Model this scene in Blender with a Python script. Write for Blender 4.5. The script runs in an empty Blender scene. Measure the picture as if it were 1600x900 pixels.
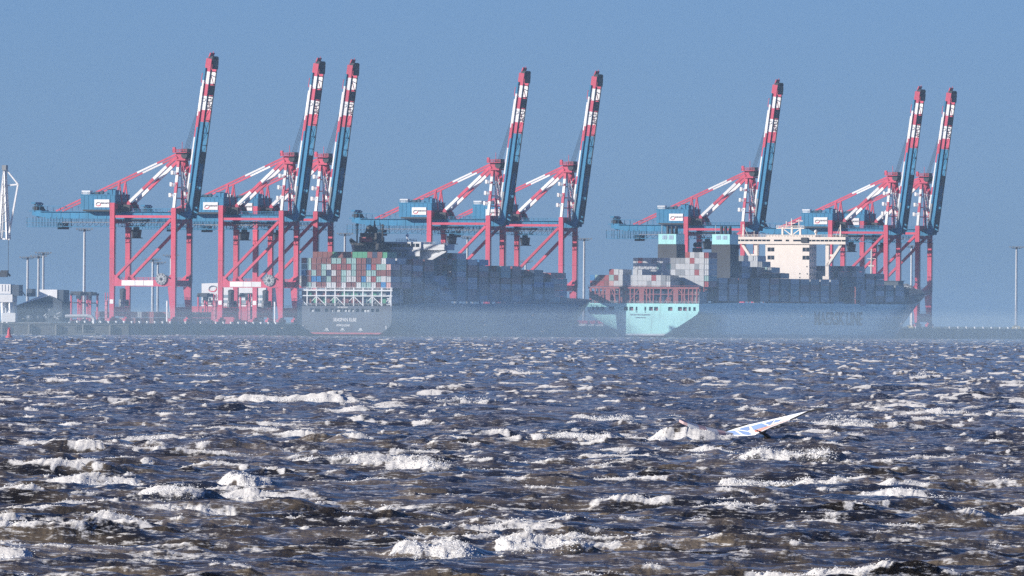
import bpy, math, random
import numpy as np
from mathutils import Vector, Matrix, Euler

random.seed(7)
np.random.seed(7)
R = math.radians
SC = bpy.context.scene
COL = SC.collection

# ------------------------------------------------------------------ camera, sky, sun, exposure
FPX = 25100.0            # focal length in photo pixels (1600 wide)
HC = 4.8                 # eye height above the water
TH = R(21.5)             # heading of the quay, measured from the view direction
ST, CT = math.sin(TH), math.cos(TH)

cd = bpy.data.cameras.new('camera')
cam = bpy.data.objects.new('camera', cd)
COL.objects.link(cam)
cd.sensor_width = 36.0
cd.lens = 36.0 * FPX / 1600.0
cd.clip_start = 1.0
cd.clip_end = 60000.0
pitch = math.atan(61.0 / FPX)
cam.matrix_world = Matrix.Translation((0, 0, HC)) @ Matrix.Rotation(R(90) + pitch, 4, 'X') @ Matrix.Rotation(R(0.358), 4, 'Z')
SC.camera = cam

SUN_AZ, SUN_EL = R(251), R(19)          # bearing of the low sun (clockwise from +Y)
world = bpy.data.worlds.new('World')
SC.world = world
world.use_nodes = True
nt = world.node_tree
for n_ in list(nt.nodes):
    nt.nodes.remove(n_)
wo = nt.nodes.new('ShaderNodeOutputWorld')
bg = nt.nodes.new('ShaderNodeBackground')
sky = nt.nodes.new('ShaderNodeTexSky')
sky.sky_type = 'NISHITA'
sky.sun_disc = False
sky.sun_elevation = SUN_EL
sky.sun_rotation = SUN_AZ
sky.air_density = 0.5
sky.dust_density = 0.4
sky.ozone_density = 5.0
bg.inputs['Strength'].default_value = 0.076
tint = nt.nodes.new('ShaderNodeMix')
tint.data_type = 'RGBA'
tint.blend_type = 'MULTIPLY'
tint.inputs[0].default_value = 1.0
tint.inputs[7].default_value = (0.63, 0.71, 0.89, 1)
nt.links.new(sky.outputs[0], tint.inputs[6])
nt.links.new(tint.outputs[2], bg.inputs['Color'])
nt.links.new(bg.outputs[0], wo.inputs['Surface'])

sd = bpy.data.lights.new('sun', 'SUN')
sd.energy = 4.0
sd.angle = R(0.53)
sd.color = (1.0, 0.93, 0.84)
sun = bpy.data.objects.new('sun', sd)
COL.objects.link(sun)
sdir = Vector((math.sin(SUN_AZ) * math.cos(SUN_EL), math.cos(SUN_AZ) * math.cos(SUN_EL), math.sin(SUN_EL)))
sun.rotation_euler = sdir.to_track_quat('Z', 'Y').to_euler()

SC.view_settings.view_transform = 'Standard'
SC.view_settings.look = 'None'
SC.view_settings.exposure = 0.72
SC.view_settings.gamma = 1.0
SC.view_settings.use_curve_mapping = False
SC.cycles.volume_bounces = 3
SC.cycles.max_bounces = 6
SC.cycles.use_denoising = False

# ------------------------------------------------------------------ places
NV = Vector((CT, -ST, 0))     # across the quay, towards the water
DV = Vector((ST, CT, 0))      # along the quay, away from the camera
P0 = Vector((-153.5, 7475.5, 0))
QZ = 5.5                      # quay level


def P(n, t, z=0.0):
    return P0 + NV * n + DV * t + Vector((0, 0, z))


def HOR(x):
    return 506.0 + x / 160.0


def at(x, y, Y):
    """the point at depth Y that the photo shows at pixel x, y"""
    s = FPX / Y
    return Vector(((x - 800.0) / s, Y, HC + (HOR(x) - y) / s))


# ------------------------------------------------------------------ materials
MATS = {}


def mat(name, col, rough=0.55, metal=0.0, var=0.18, scale=0.35, rust=0.0, spec=0.5):
    if name in MATS:
        return MATS[name]
    m = bpy.data.materials.new(name)
    m.use_nodes = True
    t = m.node_tree
    b = t.nodes['Principled BSDF']
    b.inputs['Roughness'].default_value = rough
    b.inputs['Metallic'].default_value = metal
    b.inputs['Specular IOR Level'].default_value = spec
    tc = t.nodes.new('ShaderNodeTexCoord')
    no = t.nodes.new('ShaderNodeTexNoise')
    no.inputs['Scale'].default_value = scale
    no.inputs['Detail'].default_value = 6
    no.inputs['Roughness'].default_value = 0.65
    mp = t.nodes.new('ShaderNodeMapping')
    mp.inputs['Scale'].default_value = (1, 1, 0.35)
    t.links.new(tc.outputs['Object'], mp.inputs['Vector'])
    t.links.new(mp.outputs[0], no.inputs['Vector'])
    rp = t.nodes.new('ShaderNodeValToRGB')
    rp.color_ramp.elements[0].position = 0.3
    rp.color_ramp.elements[1].position = 0.7
    lo = [c * (1 - var) for c in col]
    hi = [min(1, c * (1 + var)) for c in col]
    rp.color_ramp.elements[0].color = (*lo, 1)
    rp.color_ramp.elements[1].color = (*hi, 1)
    t.links.new(no.outputs['Fac'], rp.inputs['Fac'])
    out = rp.outputs['Color']
    if rust > 0:
        n2 = t.nodes.new('ShaderNodeTexNoise')
        n2.inputs['Scale'].default_value = scale * 3
        n2.inputs['Detail'].default_value = 8
        mp2 = t.nodes.new('ShaderNodeMapping')
        mp2.inputs['Scale'].default_value = (1, 1, 0.12)
        t.links.new(tc.outputs['Object'], mp2.inputs['Vector'])
        t.links.new(mp2.outputs[0], n2.inputs['Vector'])
        r2 = t.nodes.new('ShaderNodeValToRGB')
        r2.color_ramp.elements[0].position = 0.58
        r2.color_ramp.elements[1].position = 0.72
        r2.color_ramp.elements[1].color = (rust, rust, rust, 1)
        t.links.new(n2.outputs['Fac'], r2.inputs['Fac'])
        mx = t.nodes.new('ShaderNodeMix')
        mx.data_type = 'RGBA'
        t.links.new(r2.outputs['Color'], mx.inputs[0])
        t.links.new(out, mx.inputs[6])
        mx.inputs[7].default_value = (0.12, 0.06, 0.035, 1)
        out = mx.outputs[2]
    oi = t.nodes.new('ShaderNodeObjectInfo')
    hs_ = t.nodes.new('ShaderNodeHueSaturation')
    mr_ = t.nodes.new('ShaderNodeMapRange')
    mr_.inputs['To Min'].default_value = 0.86
    mr_.inputs['To Max'].default_value = 1.1
    t.links.new(oi.outputs['Random'], mr_.inputs['Value'])
    t.links.new(mr_.outputs[0], hs_.inputs['Value'])
    t.links.new(out, hs_.inputs['Color'])
    t.links.new(hs_.outputs[0], b.inputs['Base Color'])
    MATS[name] = m
    return m


RED = mat('crane_red_paint', (0.56, 0.065, 0.12), 0.5, rust=0.25)
WHITE = mat('white_paint', (0.8, 0.8, 0.8), 0.5, var=0.06)
BLUE = mat('crane_blue_paint', (0.018, 0.19, 0.36), 0.5, rust=0.15)
DARK = mat('dark_steel', (0.03, 0.035, 0.045), 0.6)
GREY = mat('grey_steel', (0.28, 0.3, 0.32), 0.55)
LGREY = mat('galvanised_steel', (0.5, 0.52, 0.54), 0.5)
GLASS = mat('dark_window_glass', (0.015, 0.02, 0.03), 0.12, var=0.1)
LOGOR = mat('red_print', (0.6, 0.05, 0.08), 0.6)
LOGOD = mat('dark_print', (0.06, 0.07, 0.1), 0.6)
TURQ = mat('turquoise_hull_paint', (0.40, 0.80, 0.79), 0.5, var=0.08, scale=0.12, rust=0.2)
HULLG = mat('dark_grey_hull_paint', (0.075, 0.085, 0.105), 0.5, scale=0.15, rust=0.2)
BOOT = mat('red_boot_paint', (0.45, 0.09, 0.1), 0.6)
CREAM = mat('cream_superstructure_paint', (0.76, 0.68, 0.60), 0.5, var=0.05)
SHIPW = mat('ship_white_paint', (0.7, 0.72, 0.74), 0.5, var=0.06)
BROWNF = mat('red_brown_frame_paint', (0.27, 0.075, 0.075), 0.6, rust=0.2)
FUNB = mat('soot_dark_funnel_paint', (0.045, 0.05, 0.06), 0.6)
CONC = mat('quay_concrete', (0.16, 0.16, 0.155), 0.85, scale=0.25)
ASPH = mat('quay_asphalt', (0.06, 0.06, 0.06), 0.9)
RUBB = mat('fender_rubber', (0.025, 0.025, 0.028), 0.8)
ORNG = mat('lifeboat_orange', (0.6, 0.13, 0.04), 0.5)
SHED = mat('dark_shed_cladding', (0.06, 0.08, 0.11), 0.7)
PALER = mat('pale_red_cladding', (0.58, 0.09, 0.13), 0.6)
for m_, cw in ((TURQ, 1.0), (HULLG, 1.0)):
    b_ = m_.node_tree.nodes['Principled BSDF']
    b_.inputs['Coat Weight'].default_value = cw
    b_.inputs['Coat IOR'].default_value = 1.8
    b_.inputs['Coat Roughness'].default_value = 0.12
CCOL = {
    'R': ('red', (0.36, 0.085, 0.085)), 'B': ('rust brown', (0.24, 0.095, 0.085)), 'T': ('pale teal', (0.30, 0.47, 0.46)),
    'W': ('white', (0.56, 0.58, 0.60)), 'G': ('green', (0.10, 0.34, 0.20)), 'U': ('blue', (0.05, 0.22, 0.48)),
    'N': ('navy', (0.035, 0.06, 0.12)), 'P': ('faded pink', (0.58, 0.36, 0.35)), 'S': ('grey', (0.3, 0.32, 0.34)),
}
CMAT = {k: mat(v[0].replace(' ', '_') + '_container_paint', v[1], 0.38, var=0.12, scale=0.8, rust=0.25) for k, v in CCOL.items()}


# ------------------------------------------------------------------ mesh builder
class MB:
    def __init__(self):
        self.v, self.f, self.m, self.mats = [], [], [], []

    def mi(self, m):
        if m not in self.mats:
            self.mats.append(m)
        return self.mats.index(m)

    def add(self, vs, fs, m):
        o = len(self.v)
        i = self.mi(m)
        self.v += [tuple(x) for x in vs]
        for f in fs:
            self.f.append([o + k for k in f])
            self.m.append(i)
        return self

    def box(self, x0, x1, y0, y1, z0, z1, m):
        vs = [(x0, y0, z0), (x1, y0, z0), (x1, y1, z0), (x0, y1, z0), (x0, y0, z1), (x1, y0, z1), (x1, y1, z1), (x0, y1, z1)]
        return self.add(vs, [(0, 3, 2, 1), (4, 5, 6, 7), (0, 1, 5, 4), (1, 2, 6, 5), (2, 3, 7, 6), (3, 0, 4, 7)], m)

    def hexa(self, lo, hi, m):
        """lo, hi: four corners each, same order"""
        return self.add(list(lo) + list(hi), [(0, 3, 2, 1), (4, 5, 6, 7), (0, 1, 5, 4), (1, 2, 6, 5), (2, 3, 7, 6), (3, 0, 4, 7)], m)

    def beam(self, p, q, w, h, m, up=(0, 0, 1), w2=None, h2=None):
        p, q = Vector(p), Vector(q)
        d = (q - p).normalized()
        u = Vector(up)
        s = d.cross(u)
        if s.length < 1e-4:
            s = d.cross(Vector((0, 1, 0)))
        s.normalize()
        u = s.cross(d)
        w2, h2 = w2 or w, h2 or h
        A = [p + s * a * w / 2 + u * b * h / 2 for a, b in ((-1, -1), (1, -1), (1, 1), (-1, 1))]
        B = [q + s * a * w2 / 2 + u * b * h2 / 2 for a, b in ((-1, -1), (1, -1), (1, 1), (-1, 1))]
        return self.hexa(A, B, m)

    def striped(self, p, q, w, h, stops, up=(0, 0, 1)):
        """stops: [(end fraction, material), ...]"""
        p, q = Vector(p), Vector(q)
        a = 0.0
        for e, m in stops:
            self.beam(p.lerp(q, a), p.lerp(q, e), w, h, m, up)
            a = e
        return self

    def tube(self, p, q, r, m, n=6, r2=None):
        p, q = Vector(p), Vector(q)
        d = (q - p).normalized()
        s = d.cross(Vector((0, 0, 1)))
        if s.length < 1e-4:
            s = Vector((1, 0, 0))
        s.normalize()
        u = s.cross(d)
        r2 = r if r2 is None else r2
        vs = [p + (s * math.cos(2 * math.pi * k / n) + u * math.sin(2 * math.pi * k / n)) * r for k in range(n)]
        vs += [q + (s * math.cos(2 * math.pi * k / n) + u * math.sin(2 * math.pi * k / n)) * r2 for k in range(n)]
        fs = [(k, (k + 1) % n, n + (k + 1) % n, n + k) for k in range(n)] + [tuple(range(n))[::-1], tuple(range(n, 2 * n))]
        return self.add(vs, fs, m)

    def ball(self, c, r, m, nu=10, nv=6, sz=1.0):
        vs, fs = [], []
        for j in range(nv + 1):
            a = math.pi * j / nv
            for i in range(nu):
                b = 2 * math.pi * i / nu
                vs.append((c[0] + r * math.sin(a) * math.cos(b), c[1] + r * math.sin(a) * math.sin(b), c[2] + r * sz * math.cos(a)))
        for j in range(nv):
            for i in range(nu):
                fs.append((j * nu + i, (j + 1) * nu + i, (j + 1) * nu + (i + 1) % nu, j * nu + (i + 1) % nu))
        return self.add(vs, fs, m)

    def rail(self, p, q, h, m, step=2.5, r=0.1, bars=2):
        p, q = Vector(p), Vector(q)
        L = (q - p).length
        k = max(1, int(L / step))
        for i in range(k + 1):
            a = p.lerp(q, i / k)
            self.beam(a, a + Vector((0, 0, h)), r, r, m)
        for b in range(1, bars + 1):
            z = Vector((0, 0, h * b / bars))
            self.beam(p + z, q + z, r, r, m)
        return self

    def build(self, name, parent=None, loc=None, rz=None, smooth=False):
        me = bpy.data.meshes.new(name)
        me.from_pydata(self.v, [], self.f)
        for m in self.mats:
            me.materials.append(m)
        me.polygons.foreach_set('material_index', self.m)
        if smooth:
            me.polygons.foreach_set('use_smooth', [True] * len(self.f))
        me.update()
        o = bpy.data.objects.new(name, me)
        COL.objects.link(o)
        if parent is not None:
            o.parent = parent
        if loc is not None:
            o.location = loc
        if rz is not None:
            o.rotation_euler = (0, 0, rz)
        return o


def tag(o, label=None, cat=None, group=None, kind=None):
    for k, v in (('label', label), ('category', cat), ('group', group), ('kind', kind)):
        if v:
            o[k] = v
    return o


def empty(name, loc, rz=-TH, **kw):
    o = bpy.data.objects.new(name, None)
    COL.objects.link(o)
    o.location = loc
    o.rotation_euler = (0, 0, rz)
    return tag(o, **kw)


def text(body, width, height, loc, rot, m, parent, name, depth=0.06, bold=0.025):
    cu = bpy.data.curves.new(name, 'FONT')
    cu.body = body
    cu.extrude = 0.02
    cu.offset = bold
    cu.resolution_u = 2
    cu.align_x = 'CENTER'
    o = bpy.data.objects.new(name, cu)
    COL.objects.link(o)
    dg = bpy.context.evaluated_depsgraph_get()
    me = bpy.data.meshes.new_from_object(o.evaluated_get(dg))
    bpy.data.objects.remove(o)
    co = np.empty(len(me.vertices) * 3)
    me.vertices.foreach_get('co', co)
    co = co.reshape(-1, 3)
    lo, hi = co.min(0), co.max(0)
    co[:, 0] = (co[:, 0] - (lo[0] + hi[0]) / 2) * width / (hi[0] - lo[0])
    co[:, 1] = (co[:, 1] - lo[1]) * height / (hi[1] - lo[1])
    co[:, 2] = np.where(co[:, 2] > 0, depth, -0.02)
    me.vertices.foreach_set('co', co.ravel())
    me.materials.clear()
    me.materials.append(m)
    me.update()
    o = bpy.data.objects.new(name, me)
    COL.objects.link(o)
    o.parent = parent
    o.location = loc
    o.rotation_euler = rot
    return o


def swoosh(name, r, loc, rot, parent, w=0.16, lower=None):
    """two open arcs, dark above and red below, in the local xy plane"""
    mb = MB()
    for m, a0, a1, dx in ((LOGOD, 20, 200, 0.12), (lower or LOGOR, 190, 385, -0.12)):
        n = 14
        vs, fs = [], []
        for i in range(n + 1):
            f = i / n
            a = R(a0 + (a1 - a0) * f)
            ww = r * w * (0.35 + 1.3 * math.sin(math.pi * f))
            for rr in (r - ww, r + ww):
                for z in (0, 0.05):
                    vs.append((dx * r + rr * math.cos(a) * 1.25, rr * math.sin(a) * 0.8, z))
        for i in range(n):
            b = i * 4
            fs += [(b + 1, b + 3, b + 7, b + 5), (b, b + 1, b + 5, b + 4), (b + 3, b + 2, b + 6, b + 7)]
        mb.add(vs, fs, m)
    o = mb.build(name, parent, loc)
    o.rotation_euler = rot
    return o


FACE_AFT = (R(90), 0, 0)
FACE_STBD = (R(90), 0, R(90))
ORD = ['', 'first', 'second', 'third', 'fourth', 'fifth', 'sixth', 'seventh', 'eighth', 'ninth', 'tenth', 'eleventh', 'twelfth', 'thirteenth',
       'fourteenth', 'fifteenth', 'sixteenth', 'seventeenth', 'eighteenth', 'nineteenth', 'twentieth', 'twenty-first', 'twenty-second', 'twenty-third', 'twenty-fourth']


# ------------------------------------------------------------------ water
def value_noise(x, y, seed):
    xi, yi = np.floor(x).astype(np.int64), np.floor(y).astype(np.int64)
    fx, fy = (x - xi).astype(np.float32), (y - yi).astype(np.float32)
    fx = fx * fx * (3 - 2 * fx)
    fy = fy * fy * (3 - 2 * fy)

    def h(a, b):
        k = (a * 374761393 + b * 668265263 + seed * 974634777) & 0xffffffff
        k = ((k ^ (k >> 13)) * 1274126177) & 0xffffffff
        return ((k ^ (k >> 16)) & 0xffff).astype(np.float32) / 65535.0
    return (h(xi, yi) * (1 - fx) + h(xi + 1, yi) * fx) * (1 - fy) + (h(xi, yi + 1) * (1 - fx) + h(xi + 1, yi + 1) * fx) * fy


def fbm(x, y, seed, octv=3, g=0.5):
    s, a, tot = 0.0, 1.0, 0.0
    for i in range(octv):
        s = s + a * value_noise(x * 2 ** i, y * 2 ** i, seed + i)
        tot += a
        a *= g
    return s / tot


def smooth(a, b, x):
    t = np.clip((x - a) / (b - a), 0, 1)
    return t * t * (3 - 2 * t)


WAVES = []
_rw = np.random.RandomState(29)
for i in range(64):
    lam = 14.0 * (0.45 / 14.0) ** ((i + _rw.rand()) / 64.0)
    ang = R(-68) + _rw.randn() * R(22 if lam > 3 else 30)
    amp = 0.0054 * lam * (1.0 if 4 < lam < 9 else (0.55 if lam >= 9 else 1.45))
    WAVES.append((2 * math.pi / lam, ang, amp, _rw.rand() * 6.2832))

# breaking crests: photo pixel of the crest foot, half width in pixels, height in metres
BREAKERS = [(150, 766, 95, 0.34), (270, 786, 70, 0.34), (385, 764, 55, 0.30), (1230, 724, 95, 0.40), (1000, 694, 175, 0.28), (490, 632, 125, 0.42),
            (1430, 784, 85, 0.24), (660, 742, 55, 0.28), (560, 730, 150, 0.2), (850, 870, 90, 0.22), (690, 876, 80, 0.24), (1330, 674, 60, 0.36),
            (20, 884, 50, 0.22), (1440, 594, 45, 0.45), (820, 586, 35, 0.42), (720, 634, 70, 0.28), (1240, 772, 120, 0.18), (1180, 800, 90, 0.15), (1110, 712, 60, 0.2),
            (250, 690, 80, 0.15), (1480, 652, 50, 0.28), (940, 660, 60, 0.2), (330, 590, 60, 0.3), (130, 600, 70, 0.25), (1100, 600, 50, 0.3)]


def crest_wob(xs, i):
    return 4.0 * (fbm(xs / 2.2, xs * 0 + i, 50 + i, 4, 0.6) - 0.5)


def crest_env(us, xs, i):
    return smooth(1.3, 0.3, np.abs(us + 0.18 * np.sin(us * 4 + i))) * (0.5 + 1.0 * fbm(xs / 0.8, xs * 0 + 3.3 * i, 150 + i, 2))


def sea(X, Y):
    """offsets, height, slopes, and how much foam, at the points X, Y"""
    dx = np.zeros_like(X); dy = np.zeros_like(X); h = np.zeros_like(X); hx = np.zeros_like(X); hy = np.zeros_like(X); j = np.zeros_like(X)
    grp = (0.45 + 1.1 * fbm(X / 17.0, Y / 40.0, 3, 2)).astype(np.float32)
    for k, a, A, ph in WAVES:
        ca, sa = math.cos(a), math.sin(a)
        p = (k * (X * ca + Y * sa) + ph).astype(np.float32)
        c, s = np.cos(p), np.sin(p)
        h += A * c
        dx -= 0.95 * A * ca * s
        dy -= 0.95 * A * sa * s
        hx -= A * k * ca * s
        hy -= A * k * sa * s
        if k < 3.2:
            j += A * k * c
    h *= grp; hx *= grp; hy *= grp; dx *= grp; dy *= grp; j *= grp
    st0 = fbm(X / 3.0, Y / 4.0, 15, 4, 0.6)
    foam = smooth(0.36, 0.56, j * 0.9 + (st0 - 0.5) * 1.3 - 0.06)
    # old foam: patchy streaks left behind the crests
    st = fbm(X / 3.6, Y / 3.0, 21, 5, 0.6)
    st2 = fbm(X / 9.0, Y / 45.0, 31, 2)
    foam = np.maximum(foam, 0.7 * smooth(0.585, 0.72, st + 0.3 * h) * smooth(0.40, 0.66, st2))
    for i, (px, py, hw, A) in enumerate(BREAKERS):
        cy = FPX * HC / (py - HOR(px))
        s = FPX / cy
        cx = (px - 800.0) / s
        w = hw / s
        u = (X - cx) / w
        sel = (np.abs(u) < 1.5) & (np.abs(Y - cy) < 16)
        if not sel.any():
            continue
        xs, ys, us = X[sel], Y[sel], u[sel]
        wob = crest_wob(xs, i)
        v = (ys - cy) - wob
        env = crest_env(us, xs, i)
        front = np.exp(-(v / 1.6) ** 2)
        back = np.exp(-(v / 6.0) ** 2)
        prof = np.where(v < 0, front, back)
        lump = fbm(xs * 2.2 + 9 * i, ys * 0.45, 80 + i, 5, 0.6)
        top = prof * env
        h[sel] += A * 0.85 * top + 0.10 * (lump - 0.45) * smooth(0.15, 0.6, top)
        hy[sel] += A * env * np.where(v < 0, 0.5 * front * np.clip(-v, 0, 1.3), -0.06)
        fm = smooth(0.40, 0.85, 0.6 * smooth(0.1, 0.6, top) + 1.0 * (lump - 0.25)) * smooth(0.08, 0.35, top)
        fr = smooth(0.3, 1.1, us)          # the steep shaded face runs out ahead of the foam
        foam[sel] = np.maximum(foam[sel] * (1 - 0.5 * np.clip(top, 0, 1)), fm * (1.0 - 0.85 * fr))
    rough = fbm(X * 7.0, Y * 3.0, 41, 3, 0.6) - 0.5
    rid = 1 - np.abs(2 * fbm(X / 5.0 + 0.1 * Y, Y / 1.3, 61, 3, 0.55) - 1)
    rid2 = 1 - np.abs(2 * fbm(X / 2.0 - 0.2 * Y, Y / 0.6, 67, 3, 0.5) - 1)
    h += 0.20 * (rid ** 2.5 - 0.45) * grp + 0.05 * (rid2 ** 2 - 0.5)
    foam = np.maximum(foam, 0.8 * smooth(0.925, 0.985, rid) * smooth(0.0, 0.3, h) * smooth(0.4, 0.62, st0))
    h += (0.03 + foam * 0.07) * rough
    hx = hx * (1 - 0.5 * foam)
    hy = hy * (1 - 0.5 * foam)
    return dx, dy, h, hx, hy, np.clip(foam, 0, 1)


def build_water():
    NX, NR = 900, 1150
    y0, y1 = 250.0, 8300.0
    q = np.linspace(1 / math.sqrt(y0), 1 / math.sqrt(y1), NR)
    Yr = 1.0 / q ** 2
    u = np.linspace(-0.0414, 0.0414, NX)
    Y, U = np.meshgrid(Yr, u, indexing='ij')
    rs = np.random.RandomState(5)
    dYr = np.gradient(Yr)[:, None]
    Y = Y + dYr * 0.35 * (fbm(U * 300, Y * 0.01 + Y * 0, 71, 2) - 0.5)
    X = U * Y
    X, Y = X.ravel(), Y.ravel()
    dx, dy, h, hx, hy, foam = sea(X, Y)
    co = np.stack([X + dx, Y + dy, h], 1).astype(np.float32)
    nrm = np.stack([-hx, -hy, np.ones_like(hx)], 1)
    nrm /= np.linalg.norm(nrm, axis=1)[:, None]
    g3 = co.reshape(NR, NX, 3).astype(np.float64)
    gn = np.cross(np.gradient(g3, axis=1), np.gradient(g3, axis=0)).reshape(-1, 3)
    gn /= np.linalg.norm(gn, axis=1)[:, None] + 1e-9
    gn *= np.sign(gn[:, 2:3] + 1e-9)
    wgt = smooth(500, 1600, Y)[:, None]
    nrm = gn * (1 - wgt) + nrm * wgt
    fo = (0.45 * foam)[:, None]
    nrm = nrm * (1 - fo) + np.array([[-0.25, -0.25, 0.93]]) * fo
    nrm /= np.linalg.norm(nrm, axis=1)[:, None]
    idx = np.arange(NX * NR).reshape(NR, NX)
    qd = np.stack([idx[:-1, :-1], idx[:-1, 1:], idx[1:, 1:], idx[1:, :-1]], -1).reshape(-1, 4)
    nv = NX * NR
    k = 0.0414
    zz = -0.15
    extra = [(-5000, y0, zz), (-k * y0, y0, zz), (-k * y1, y1, zz), (-5000, y1, zz), (5000, y0, zz), (k * y0, y0, zz), (k * y1, y1, zz), (5000, y1, zz),
             (-5000, -400, zz), (5000, -400, zz), (-5000, 12500, zz), (5000, 12500, zz)]
    eq = np.array([(0, 1, 2, 3), (5, 4, 7, 6), (8, 9, 4, 0), (3, 7, 11, 10)]) + nv
    co = np.concatenate([co, np.array(extra, np.float32)])
    nrm = np.concatenate([nrm, np.tile([0, 0, 1.0], (12, 1))]).astype(np.float32)
    foam = np.concatenate([foam, np.zeros(12)]).astype(np.float32)
    fc = np.concatenate([qd, eq]).astype(np.int32)
    me = bpy.data.meshes.new('water')
    me.vertices.add(len(co))
    me.vertices.foreach_set('co', co.ravel())
    me.loops.add(fc.size)
    me.loops.foreach_set('vertex_index', fc.ravel())
    me.polygons.add(len(fc))
    me.polygons.foreach_set('loop_start', np.arange(0, fc.size, 4, dtype=np.int32))
    me.polygons.foreach_set('use_smooth', np.ones(len(fc), bool))
    me.update(calc_edges=True)
    a = me.attributes.new('wave_normal', 'FLOAT_VECTOR', 'POINT')
    a.data.foreach_set('vector', nrm.ravel())
    a = me.attributes.new('foam', 'FLOAT', 'POINT')
    a.data.foreach_set('value', foam)
    o = bpy.data.objects.new('water', me)
    COL.objects.link(o)
    tag(o, kind='structure')
    m = bpy.data.materials.new('sea_water')
    m.use_nodes = True
    t = m.node_tree
    N = t.nodes.new
    L = t.links.new
    b = t.nodes['Principled BSDF']
    tc = N('ShaderNodeTexCoord')
    an = N('ShaderNodeAttribute'); an.attribute_name = 'wave_normal'
    af = N('ShaderNodeAttribute'); af.attribute_name = 'foam'
    mp = N('ShaderNodeMapping'); mp.inputs['Scale'].default_value = (0.45, 1.0, 1.0)
    L(tc.outputs['Object'], mp.inputs['Vector'])
    n1 = N('ShaderNodeTexNoise'); n1.inputs['Scale'].default_value = 2.2; n1.inputs['Detail'].default_value = 7; n1.inputs['Roughness'].default_value = 0.62
    L(mp.outputs[0], n1.inputs['Vector'])
    bp = N('ShaderNodeBump'); bp.inputs['Strength'].default_value = 0.8; bp.inputs['Distance'].default_value = 0.16
    L(n1.outputs['Fac'], bp.inputs['Height'])
    L(an.outputs['Vector'], bp.inputs['Normal'])
    # foam mask, then flecks of painted glint
    n2 = N('ShaderNodeTexNoise'); n2.inputs['Scale'].default_value = 3.4; n2.inputs['Detail'].default_value = 8; n2.inputs['Roughness'].default_value = 0.7
    mp2 = N('ShaderNodeMapping'); mp2.inputs['Scale'].default_value = (1.0, 0.25, 1.6)
    L(tc.outputs['Object'], mp2.inputs['Vector'])
    L(mp2.outputs[0], n2.inputs['Vector'])
    ma = N('ShaderNodeMath'); ma.operation = 'MULTIPLY_ADD'; ma.inputs[1].default_value = 1.5; ma.inputs[2].default_value = -0.78
    L(n2.outputs['Fac'], ma.inputs[0])
    ad = N('ShaderNodeMath'); ad.operation = 'ADD'
    L(ma.outputs[0], ad.inputs[0]); L(af.outputs['Fac'], ad.inputs[1])
    n4 = N('ShaderNodeTexNoise'); n4.inputs['Scale'].default_value = 5.5; n4.inputs['Detail'].default_value = 5; n4.inputs['Roughness'].default_value = 0.75
    mp4 = N('ShaderNodeMapping'); mp4.inputs['Scale'].default_value = (0.40, 0.45, 2.5)
    L(tc.outputs['Object'], mp4.inputs['Vector']); L(mp4.outputs[0], n4.inputs['Vector'])
    fl = N('ShaderNodeMapRange'); fl.inputs['From Min'].default_value = 0.55; fl.inputs['From Max'].default_value = 0.61; fl.inputs['To Max'].default_value = 0.85  # noise flecks lighten the water colour to imitate silver glints
    L(n4.outputs['Fac'], fl.inputs['Value'])
    mr = N('ShaderNodeMapRange'); mr.interpolation_type = 'SMOOTHSTEP'
    mr.inputs['From Min'].default_value = 0.30; mr.inputs['From Max'].default_value = 0.55
    L(ad.outputs[0], mr.inputs['Value'])
    # murky brown-grey water with patches
    n3 = N('ShaderNodeTexNoise'); n3.inputs['Scale'].default_value = 0.35; n3.inputs['Detail'].default_value = 4
    L(mp.outputs[0], n3.inputs['Vector'])
    rp = N('ShaderNodeValToRGB')
    rp.color_ramp.elements[0].position = 0.42; rp.color_ramp.elements[0].color = (0.030, 0.025, 0.020, 1)
    rp.color_ramp.elements[1].position = 0.68; rp.color_ramp.elements[1].color = (0.27, 0.215, 0.15, 1)
    L(n3.outputs['Fac'], rp.inputs['Fac'])
    mx = N('ShaderNodeMix'); mx.data_type = 'RGBA'
    mxx = N('ShaderNodeMath'); mxx.operation = 'MAXIMUM'
    L(mr.outputs[0], mxx.inputs[0]); L(fl.outputs[0], mxx.inputs[1])
    L(mxx.outputs[0], mx.inputs[0]); L(rp.outputs['Color'], mx.inputs[6]); mx.inputs[7].default_value = (0.86, 0.84, 0.80, 1)
    L(mx.outputs[2], b.inputs['Base Color'])
    r2 = N('ShaderNodeMapRange'); r2.inputs['To Min'].default_value = 0.16; r2.inputs['To Max'].default_value = 0.9
    L(mr.outputs[0], r2.inputs['Value']); L(r2.outputs[0], b.inputs['Roughness'])
    b.inputs['IOR'].default_value = 1.33
    b.inputs['Specular IOR Level'].default_value = 0.11
    L(bp.outputs[0], b.inputs['Normal'])
    me.materials.append(m)
    return co[:nv], foam[:nv]


wco, wfoam = build_water()


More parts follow.
